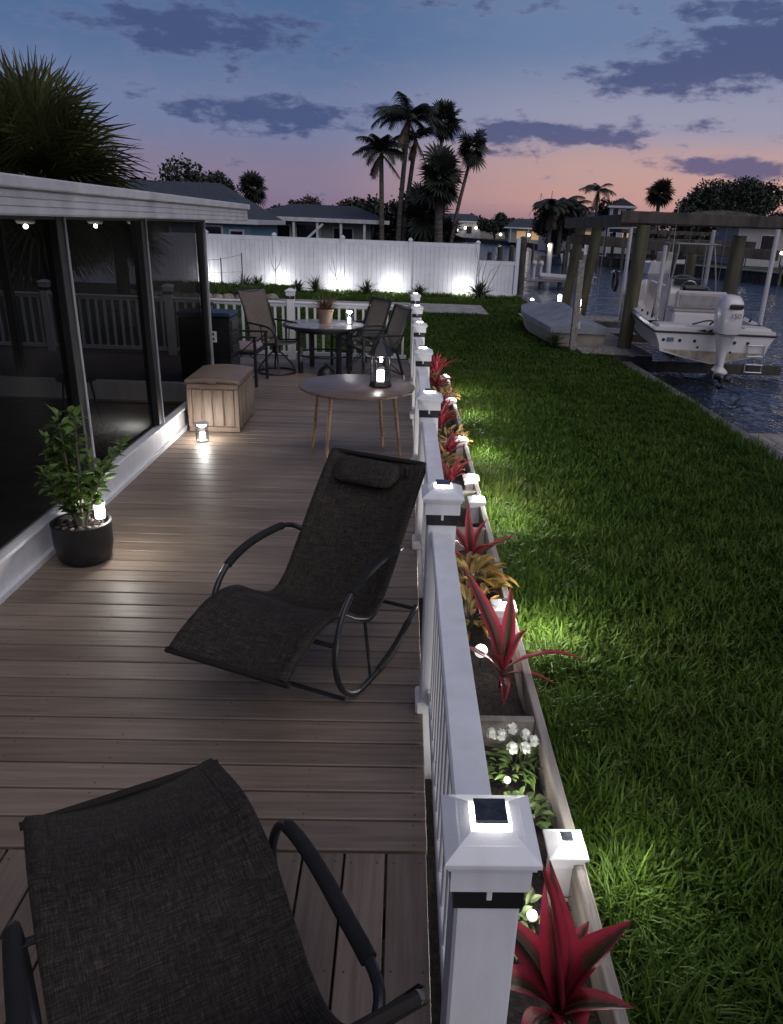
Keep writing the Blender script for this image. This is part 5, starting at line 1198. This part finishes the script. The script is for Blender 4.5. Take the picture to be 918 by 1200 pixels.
hA = house('blue_house', 'blue stucco neighbour house with long dark roof behind the fence', (-12.4, 37.5, GZ), 11.6, 7, 2.35, 1.55, blue_wall, 0, [(4.0, 1.55, 1.1, 1.0, 0), (1.6, 1.55, 1.5, 1.0, 0), (5.2, 1.45, .5, .9, 0)], ov=.35)
hB = house('porch_house', 'neighbour house with dark hip roof and white porch columns behind the fence', (-4.7, 45.5, GZ), 5.6, 4.5, 2.55, .75, tan_wall, 0, [(-2.0, 1.55, .8, 1.2, 0), (-.6, 1.4, 1.2, 1.7, 0), (1.3, 1.4, 1.0, 1.4, 0)], ov=1.0, columns=5)
b = MB(); b.bar((-.6, -3.2, 1.5), (.3, -3.2, 2.3), .1, .12); b.build('brace', white_d, hB)
t = thing('garden_shed', 'low red roofed shed beside the palm trunks behind the fence', 'shed', (-1.3, 47, GZ)); MB().box((0, 0, .7), (2.0, 1.6, 1.4)).build('wall', tan_wall, t); b = MB(); b.add([(-1.2, -1, 1.4), (1.2, -1, 1.4), (1.2, 1, 1.4), (-1.2, 1, 1.4), (-1.2, 0, 1.85), (1.2, 0, 1.85)], [(0, 1, 5, 4), (2, 3, 4, 5), (0, 4, 3), (1, 2, 5), (0, 3, 2, 1)]); b.build('roof', mat('red_roof', (.30, .075, .05), .7), t, smooth=0)

def lit(label, x, y_, z, r=.14, m=far_bulb, grp='lit lamps along the far bank'):
    t = thing('bank_lamp', label, 'lamp', (x, y_, -.1), group=grp); h_ = z+.1
    MB().tube([(0, 0, 0), (0, 0, h_-r)], .04, 6).build('pole', black_m, t)
    b = MB(); b.lathe([(r*math.sin(a)+.002, h_-r*math.cos(a)) for a in np.linspace(.1, 3.0, 7)], 10); b.build('globe', m, t)
house('waterside_house', 'long pale house with small windows on the right far bank', (40, 67, -.1), 24, 9, 3.3, .5, pale_wall, -.18, [(-9.5, 1.7, 1.2, 1.4, 0), (-6.5, 1.7, 1.4, 1.4, 0), (-3, 1.7, 1.6, 1.4, 1), (1, 1.7, 1.4, 1.4, 0), (4, 1.7, 1.2, 1.4, 0), (7.5, 1.7, 1.2, 1.4, 0)], ov=.7)
house('tower_house', 'tall pale house with grey gable roof rising behind the lift beams', (21.3, 79, -.1), 2.3, 3, 4.6, .7, pale_wall, -.2, [(-.6, 4.0, .5, .8, 0), (.6, 4.0, .5, .9, 0), (-.6, 1.6, .6, 1.1, 0), (.6, 1.6, .6, 1.1, 1)], ridge='y', ov=.2)
house('low_boathouse', 'dark low house with warm lit porch on the distant bank', (22.8, 139, -.1), 9.5, 6, 2.4, 1.5, tan_wall, -.1, [(-2.6, 1.2, 1.5, 1.3, 1), (.2, 1.2, 2.0, 1.3, 1), (3, 1.2, 1.2, 1.2, 0)], ov=.8, columns=4)
house('distant_house', 'small pale distant house left of the round tree', (11.5, 172, -.1), 9, 6, 3.3, 1.5, pale_wall, 0, [(-2, 1.6, 1.3, 1.4, 1), (2, 1.6, 1.2, 1.4, 0)])
house('distant_villa', 'faint villa with a lit window at the end of the canal', (17, 178, -.1), 10, 6, 2.6, 1.3, tan_wall, 0, [(-2.6, 1.5, 1.4, 1.2, 1), (2.6, 1.5, 1.4, 1.2, 1)])
house('dock_house', 'white low house half hidden by the palm cluster across the canal', (19.8, 92, -.1), 8, 6, 3.0, 1.3, pale_wall, -.25, [(-2, 1.5, 1.5, 1.3, 0), (1.5, 1.5, 1.3, 1.3, 1)])
bs = thing('boat_shelter', 'dark flat roofed boat shelter on posts across the canal', 'shelter', (21.5, 66, WZ)); MB().box((0, 0, 3.0), (8, 4, .3), bev=.02).build('roof', wood_dark, bs)
for x in (-3.6, 0, 3.6):
    for y_ in (-1.7, 1.7): MB().box((x, y_, 1.3), (.22, .22, 3.2)).build('post', wood_dark, bs)
MB().box((0, 1.9, 1.0), (8, .3, .3)).build('beam', wood_dark, bs)
fb = thing('moored_boat', 'white moored boat across the canal behind the lift piling', 'boat', (15.8, 70, WZ), -.5); b = MB(); rings = []
for t_ in np.linspace(0, 1, 9): w = 1.0*(1-max(0, (t_-.4)/.6)**2)+.03; rings.append([(-w, -3+6*t_, .95+.3*t_), (-w*.75, -3+6*t_, .0), (w*.75, -3+6*t_, .0), (w, -3+6*t_, .95+.3*t_)])
b.loft(rings); b.build('hull', boat_white, fb, smooth=30); MB().box((0, -.3, 1.5), (1.3, 1.8, 1.1), bev=.1).build('cabin', boat_white, fb); MB().box((0, -1.22, 1.7), (1.0, .05, .5)).build('windscreen', dark_glass, fb)
fb = thing('moored_boat', 'dim moored boat beside the bright lamp across the canal', 'boat', (20.6, 61, WZ), -1.1); b = MB(); rings = []
for t_ in np.linspace(0, 1, 9): w = .9*(1-max(0, (t_-.4)/.6)**2)+.03; rings.append([(-w, -2.6+5.2*t_, .8+.25*t_), (-w*.75, -2.6+5.2*t_, .0), (w*.75, -2.6+5.2*t_, .0), (w, -2.6+5.2*t_, .8+.25*t_)])
b.loft(rings); b.build('hull', boat_white, fb, smooth=30); MB().box((0, -.2, 1.2), (1.0, 1.2, .8), bev=.1).build('console', tan_hull, fb)
LL = [(11.9, 74.0), ]
for i, (x, y_, z, r, lb) in enumerate(((19.8, 97, 1.0, .20, 'left lamp of the pair under the far palm cluster'), (20.5, 97, 1.0, .20, 'right lamp of the pair under the far palm cluster'), (17.2, 73.5, 1.0, .17, 'left lamp of the close pair across the canal, behind the lift'), (17.75, 73.5, 1.0, .17, 'right lamp of the close pair across the canal, behind the lift'),
      (21.3, 63.5, .85, .22, 'brightest white lamp across the canal, behind the boat'), (21.9, 63.5, .95, .12, 'smaller lamp beside the brightest one across the canal'), (27.2, 62, 1.05, .16, 'lamp right of the lift piling on the far bank'), (30.0, 62, 1.05, .13, 'lamp at the right end of the far bank'), (29.0, 55, .55, .12, 'low lamp on the bulkhead at right'),
      (14.9, 168, 2.0, .28, 'distant lamp right of the round tree'), (12.6, 168, 1.9, .26, 'distant lamp left of the round tree'), (20.9, 134, 1.2, .24, 'lamp at the distant lit porch'), (11.0, 168, 1.4, .2, 'faintest distant lamp at the canal end'), (18.0, 150, 1.0, .25, 'distant lamp on the dock'))):
    lit(lb, x, y_, z, r, far_bulb if i not in (7, 8) else warm_bulb)
t = thing('string_lights', 'bunch of warm yellow string lights on the right far bank', 'string lights', (33.2, 60, -.1)); b = MB(); r_ = random.Random(5)
for k in range(34):
    x, y_, z = r_.gauss(0, .9), r_.gauss(0, .4), 1.05+abs(r_.gauss(0, .38)); b.lathe([(.01, -.07), (.075, 0), (.01, .07)], 6, c=(x, y_, z))
b.build('bulbs', warm_bulb, t); MB().tube([(-2.2, 0, 1.2), (-1, 0, 1.5), (0, 0, 1.2), (1, 0, 1.55), (2.2, 0, 1.2)], .02, 5).build('wire', black_m, t); 
for x in (-2.2, 2.2): MB().tube([(x, 0, 0), (x, 0, 1.25)], .05, 6).build('post', black_m, t)
t = thing('sailboat_masts', 'bare sailboat masts at the distant boatyard', 'masts', (24.6, 140.5, -.1))
for k, (x, hh) in enumerate(((-2, 6.5), (-1.2, 8.2), (-.2, 7.2), (.7, 8.6), (1.6, 6.4))): MB().tube([(x, 0, 0), (x+.1, 0, hh)], [.09, .05], 6).build('mast', twig_m, t)
b = MB(); b.tube([(-3, 0, 4.4), (-1.2, 0, 8.0), (2.8, 0, 3.9)], .03, 5); b.build('stay', black_m, t)
MB().box((0, 0, .5), (6, 1.6, 1.0), bev=.2).build('hulls', tan_hull, t)

# ================================================================== TREES
def fan_palm(label, loc, H, r, nleaf, nseg, seed, lean=(0, 0), m=palm_sil, dead=.25, trunk_r=.16, skirt=True, tip=.35, group=None, spread=(-65, 85), sw=.95):
    t = thing('fan_palm', label, 'palm tree', loc, group=group); r_ = random.Random(seed); top = Vector((lean[0], lean[1], H))
    b = MB(); pts = cat_rom([(0, 0, -.2), (lean[0]*.35, lean[1]*.35, H*.45), tuple(top)], 6); b.tube(pts, [trunk_r*(1.15-.35*k/len(pts)) for k in range(len(pts))], 10); b.build('trunk', bark, t)
    def crown(n, el0, el1, rad, name, mm, cz):
        V, F = [], []
        for i in range(n):
            ya = r_.uniform(0, 6.283); e = R(r_.uniform(el0, el1)); d = Vector((math.cos(ya)*math.cos(e), math.sin(ya)*math.cos(e), math.sin(e))); side = Vector((-math.sin(ya), math.cos(ya), 0)); nn = d.cross(side)*-1
            rr__ = rad*r_.uniform(.8, 1.1); pet = rr__*r_.uniform(.12, .48); hub = top+Vector((0, 0, cz))+d*pet; Lf = rr__*.62
            V += [top+Vector((0, 0, cz))-side*.012, top+Vector((0, 0, cz))+side*.012, hub+side*.012, hub-side*.012]; o = len(V)-4; F.append((o, o+1, o+2, o+3))
            roll = r_.uniform(-.85, .85); sd2 = side*math.cos(roll)+nn*math.sin(roll); n2 = nn*math.cos(roll)-side*math.sin(roll)
            for k in range(nseg):
                a = R(-105+210*k/(nseg-1)); dd = d*math.cos(a)+sd2*math.sin(a); l = Lf*(1-.25*(abs(a)/1.83)**2)*r_.uniform(.9, 1.08); wv = (sd2*math.cos(a)-d*math.sin(a))
                w0 = l*math.tan(R(105/nseg))*sw; mid = hub+dd*l*.6+n2*.05*l; tp = hub+dd*l-Vector((0, 0, tip*l*r_.uniform(.4, 1.3)*.6))
                o = len(V); V += [hub-wv*.004, hub+wv*.004, mid+wv*w0*.6, mid-wv*w0*.6, tp+wv*.004, tp-wv*.004]; F += [(o, o+1, o+2, o+3), (o+3, o+2, o+4, o+5)]
        quads(name, [tuple(v) for v in V], F, mm, t)
    crown(nleaf, spread[0], spread[1], r, 'crown', m, 0)
    if skirt: crown(int(nleaf*dead)+3, -88, -55, r*.75, 'dead_fronds', palm_dead, -.05)
    return t
def feather_palm(label, loc, H, r, nf, nl, seed, lean=(0, 0), m=palm_sil, trunk_r=.13, droop=1.5, group=None, dead=3):
    t = thing('feather_palm', label, 'palm tree', loc, group=group); r_ = random.Random(seed); top = Vector((lean[0], lean[1], H))
    b = MB(); pts = cat_rom([(0, 0, -.2), (lean[0]*.3, lean[1]*.3, H*.45), tuple(top)], 6); b.tube(pts, [trunk_r*(1.2-.4*k/len(pts)) for k in range(len(pts))], 10); b.build('trunk', bark, t)
    for nm, cnt, mm in (('crown', nf, m), ('dead_fronds', dead, palm_dead)):
        if not cnt: continue
        V, F = [], []
        for i in range(cnt):
            ya = 6.283*i/cnt+r_.uniform(-.3, .3); e = R(r_.uniform(15, 80)) if nm == 'crown' else R(r_.uniform(-75, -40)); Lf = r*r_.uniform(.85, 1.15); p = top.copy(); steps = 14; a = e; dr = droop*r_.uniform(.7, 1.2) if nm == 'crown' else .3
            side = Vector((-math.sin(ya), math.cos(ya), 0)); hd = Vector((math.cos(ya), math.sin(ya), 0)); prev = p
            for k in range(steps):
                d = hd*math.cos(a)+Vector((0, 0, math.sin(a))); q = p+d*(Lf/steps); w = .02*(1-k/steps)+.004
                o = len(V); V += [p-side*w, p+side*w, q+side*w, q-side*w]; F.append((o, o+1, o+2, o+3))
                if k > 0:
                    for mft in range(nl):
                        bp = p.lerp(q, mft/nl)
                        for sg in (-1, 1):
                            ll = Lf*r_.choice((.22, .30, .36))*math.sin(math.pi*min(1, (k+.8)/(steps+.5)))**.6*r_.uniform(.8, 1.1); dd = (side*sg*.8+d*.55-Vector((0, 0, .45))).normalized(); w2 = d*.024*r
                            o = len(V); V += [bp-w2*.4, bp+w2*.4, bp+dd*ll*.6+w2*.5, bp+dd*ll*.6-w2*.2]; F.append((o, o+1, o+2, o+3))
                            te = bp+dd*ll-Vector((0, 0, ll*.25)); o = len(V); V += [bp+dd*ll*.6-w2*.2, bp+dd*ll*.6+w2*.5, te+w2*.05, te-w2*.05]; F.append((o, o+1, o+2, o+3))
                p = q; a -= dr/steps
        quads(nm, [tuple(v) for v in V], F, mm, t)
    return t
def broad_tree(label, loc, H, rx, rz_, n, size, seed, m=leaf_dark, name='broadleaf_tree', lobes=9, trunk=.22, ry=None):
    t = thing(name, label, 'tree', loc); g = np.random.default_rng(seed); r_ = random.Random(seed); ry = ry or rx
    cs = []
    for i in range(lobes):
        a = r_.uniform(0, 6.283); q = r_.uniform(.25, .75); cs.append((math.cos(a)*q*rx, math.sin(a)*q*ry, H-rz_+r_.uniform(-.35, .5)*rz_, r_.uniform(.30, .52)))
    b = MB(); b.tube([(0, 0, -.2), (.05, 0, (H-2*rz_)*.6+.1), (0, 0, H-rz_)], [trunk*1.3, trunk, trunk*.6], 9)
    for c in cs: b.tube(cat_rom([(0, 0, max(.3, (H-2*rz_)*.8)), (c[0]*.5, c[1]*.5, (H-rz_)*.5+c[2]*.5-.2*rz_), (c[0], c[1], c[2])], 3), trunk*.28, 6)
    b.build('trunk', bark_d, t)
    n = int(n*2.2); size *= .68
    V = np.zeros((n, 4, 3), np.float32)
    ci = g.integers(0, lobes, n); C_ = np.array(cs)[ci]; d = g.normal(size=(n, 3)); d /= np.linalg.norm(d, axis=1, keepdims=True); rad = (.55+.5*g.random(n))**1.0
    rad = np.where(g.random(n) < .08, rad*1.22, rad)
    c = np.stack([C_[:, 0]+d[:, 0]*rad*C_[:, 3]*rx, C_[:, 1]+d[:, 1]*rad*C_[:, 3]*ry, C_[:, 2]+d[:, 2]*rad*C_[:, 3]*rz_*1.25], 1)
    u = g.normal(size=(n, 3)); u /= np.linalg.norm(u, axis=1, keepdims=True); w = np.cross(u, g.normal(size=(n, 3))); w /= np.linalg.norm(w, axis=1, keepdims=True); s_ = size*g.uniform(.6, 1.3, (n, 1))
    V[:, 0] = c-u*s_; V[:, 1] = c-w*s_*.5; V[:, 2] = c+u*s_; V[:, 3] = c+w*s_*.5
    quads('crown', V.reshape(-1, 3), np.arange(n*4).reshape(-1, 4), m, t); return t
fan_palm('big bushy fan palm rising behind the porch roof at left', (-6.1, 13.4, GZ), 2.85, 2.0, 150, 32, 21, m=palm_leaf, skirt=True, trunk_r=.2, tip=.3, spread=(-50, 88), sw=.55)
fan_palm('smaller fan palm fronds low behind the porch roof corner', (-5.0, 13.9, GZ), 2.2, 1.05, 40, 26, 22, m=palm_leaf, skirt=False, trunk_r=.12, sw=.6)
feather_palm('drooping feather palm leftmost of the tall cluster', (-1.25, 42, GZ), 5.8, 1.6, 17, 4, 31, lean=(-.1, 0), m=palm_sil)
feather_palm('tallest drooping feather palm in the cluster behind the fence', (-.45, 42.3, GZ), 7.4, 1.9, 19, 4, 32, lean=(.45, 0), m=palm_sil)
feather_palm('second feather palm trunk crossing behind the tallest one', (-.2, 43, GZ), 6.6, 1.4, 13, 4, 33, lean=(.6, 0), m=palm_sil)
fan_palm('slender fan palm at the top right of the cluster', (1.3, 43.5, GZ), 7.55, 1.25, 34, 13, 34, lean=(.55, 0), trunk_r=.11)
fan_palm('leaning slender fan palm on the right of the cluster', (2.2, 42, GZ), 6.15, 1.1, 32, 13, 35, lean=(1.12, 0), trunk_r=.10)
fan_palm('thick shaggy fan palm with dead skirt in the middle of the cluster', (1.75, 41, GZ), 4.7, 1.65, 60, 17, 36, lean=(-.15, 0), dead=1.0, trunk_r=.22)
fan_palm('short shaggy fan palm at the base of the cluster', (1.0, 42.5, GZ), 3.1, 1.6, 36, 14, 37, dead=.8, trunk_r=.2)
fan_palm('low fan palm beside the right trunk of the cluster', (2.1, 42.6, GZ), 2.1, 1.3, 30, 14, 38, dead=.5, trunk_r=.18)
broad_tree('dense dark shrubbery mass under the palm cluster', (.4, 45, GZ), 4.5, 2.0, 2.0, 3600, .17, 41, lobes=10)
broad_tree('dark bushy tree between the porch house and the palms', (-2.9, 50, GZ), 4.2, 2.2, 1.8, 3000, .18, 42)
broad_tree('dark reddish tree above the porch house roof', (-5.2, 53, GZ), 4.1, 1.9, 1.4, 2200, .18, 43, m=mat('red_brown_leaf', (.07, .030, .022), .6, var=.3, island=.4))
broad_tree('small dark tree above the left end of porch house roof', (-7.2, 56, GZ), 4.0, 1.5, 1.3, 1800, .18, 44)
broad_tree('wide dark tree above the blue house roof', (-14.8, 56, GZ), 6.1, 3.3, 2.3, 4200, .24, 45, lobes=12)
fan_palm('small round fan palm above the blue house roof', (-10.2, 54, GZ), 4.35, 1.35, 40, 13, 46, skirt=False)
broad_tree('low dark shrub under the small round palm', (-9.4, 53, GZ), 3.1, 1.5, 1.1, 1500, .16, 47)
# far bank
for i, (x, y_, H, r_c, lb) in enumerate(((14.9, 82, 4.2, 2.1, 'palm cluster left member on the far bank'), (16.2, 83, 4.6, 2.2, 'palm cluster middle member on the far bank'), (17.4, 84, 4.3, 2.0, 'palm cluster right member on the far bank'))):
    feather_palm(lb, (x, y_, -.1), H, r_c*1.1, 30, 4, 50+i, droop=2.0, trunk_r=.22, dead=5)
broad_tree('dark undergrowth below the far palm cluster', (16.2, 85, -.1), 4.4, 2.6, 2.0, 2600, .2, 54)
feather_palm('lone coconut palm above the lift beams on the far bank', (19.3, 81, -.1), 6.0, 2.0, 15, 3, 55, droop=1.8, trunk_r=.13)
feather_palm('small drooping palm left of the lone coconut palm', (17.9, 80, -.1), 4.2, 1.3, 9, 3, 56, droop=2.2, trunk_r=.10)
broad_tree('dark round tree beside the tower house', (21.0, 82, -.1), 5.4, 2.0, 1.7, 2200, .22, 57)
fan_palm('round fan palm right of the tower house', (25.3, 80, -.1), 6.0, 1.6, 75, 12, 58, skirt=False, trunk_r=.16)
broad_tree('large dark spreading tree behind the waterside house', (34.2, 84, -.1), 8.2, 5.2, 3.4, 14000, .25, 59, lobes=22, trunk=.4)
broad_tree('small bush left of the large spreading tree', (28.4, 80, -.1), 5.2, 1.6, 1.5, 1500, .24, 60)
broad_tree('low trees at the right edge of the far bank', (42.5, 86, -.1), 5.4, 3.5, 2.2, 2500, .3, 61)
broad_tree('round dark tree at the distant canal end', (18.3, 163, -.1), 5.4, 3.4, 2.5, 3200, .34, 62)
tl = MB(); g = np.random.default_rng(5)
n = 26000; xx = g.uniform(-200, 190, n); base = 1.6+1.5*np.abs(np.sin(xx*.13)+.6*np.sin(xx*.37+1)); yy = g.uniform(205, 225, n); zz = -.1+base*g.random(n)**.7*1.5
c = np.stack([xx, yy, zz], 1); u = g.normal(size=(n, 3)); u /= np.linalg.norm(u, axis=1, keepdims=True); w = np.cross(u, g.normal(size=(n, 3))); w /= np.linalg.norm(w, axis=1, keepdims=True)
V = np.stack([c-u*.6, c-w*.35, c+u*.6, c+w*.35], 1)
o = quads('distant_treeline', V.reshape(-1, 3), np.arange(n*4).reshape(-1, 4), leaf_dark); tag(o, kind='stuff')
n = 26000; tt = g.uniform(-90, -16, n); 
c = np.stack([tt, g.uniform(50, 75, n), GZ+(1.8+1.3*np.abs(np.sin(tt*.3)))*g.random(n)**.7*1.5], 1); u = g.normal(size=(n, 3)); u /= np.linalg.norm(u, axis=1, keepdims=True); w = np.cross(u, g.normal(size=(n, 3))); w /= np.linalg.norm(w, axis=1, keepdims=True)
V = np.stack([c-u*.3, c-w*.17, c+u*.3, c+w*.17], 1); tag(quads('distant_woods', V.reshape(-1, 3), np.arange(n*4).reshape(-1, 4), leaf_dark), kind='stuff')
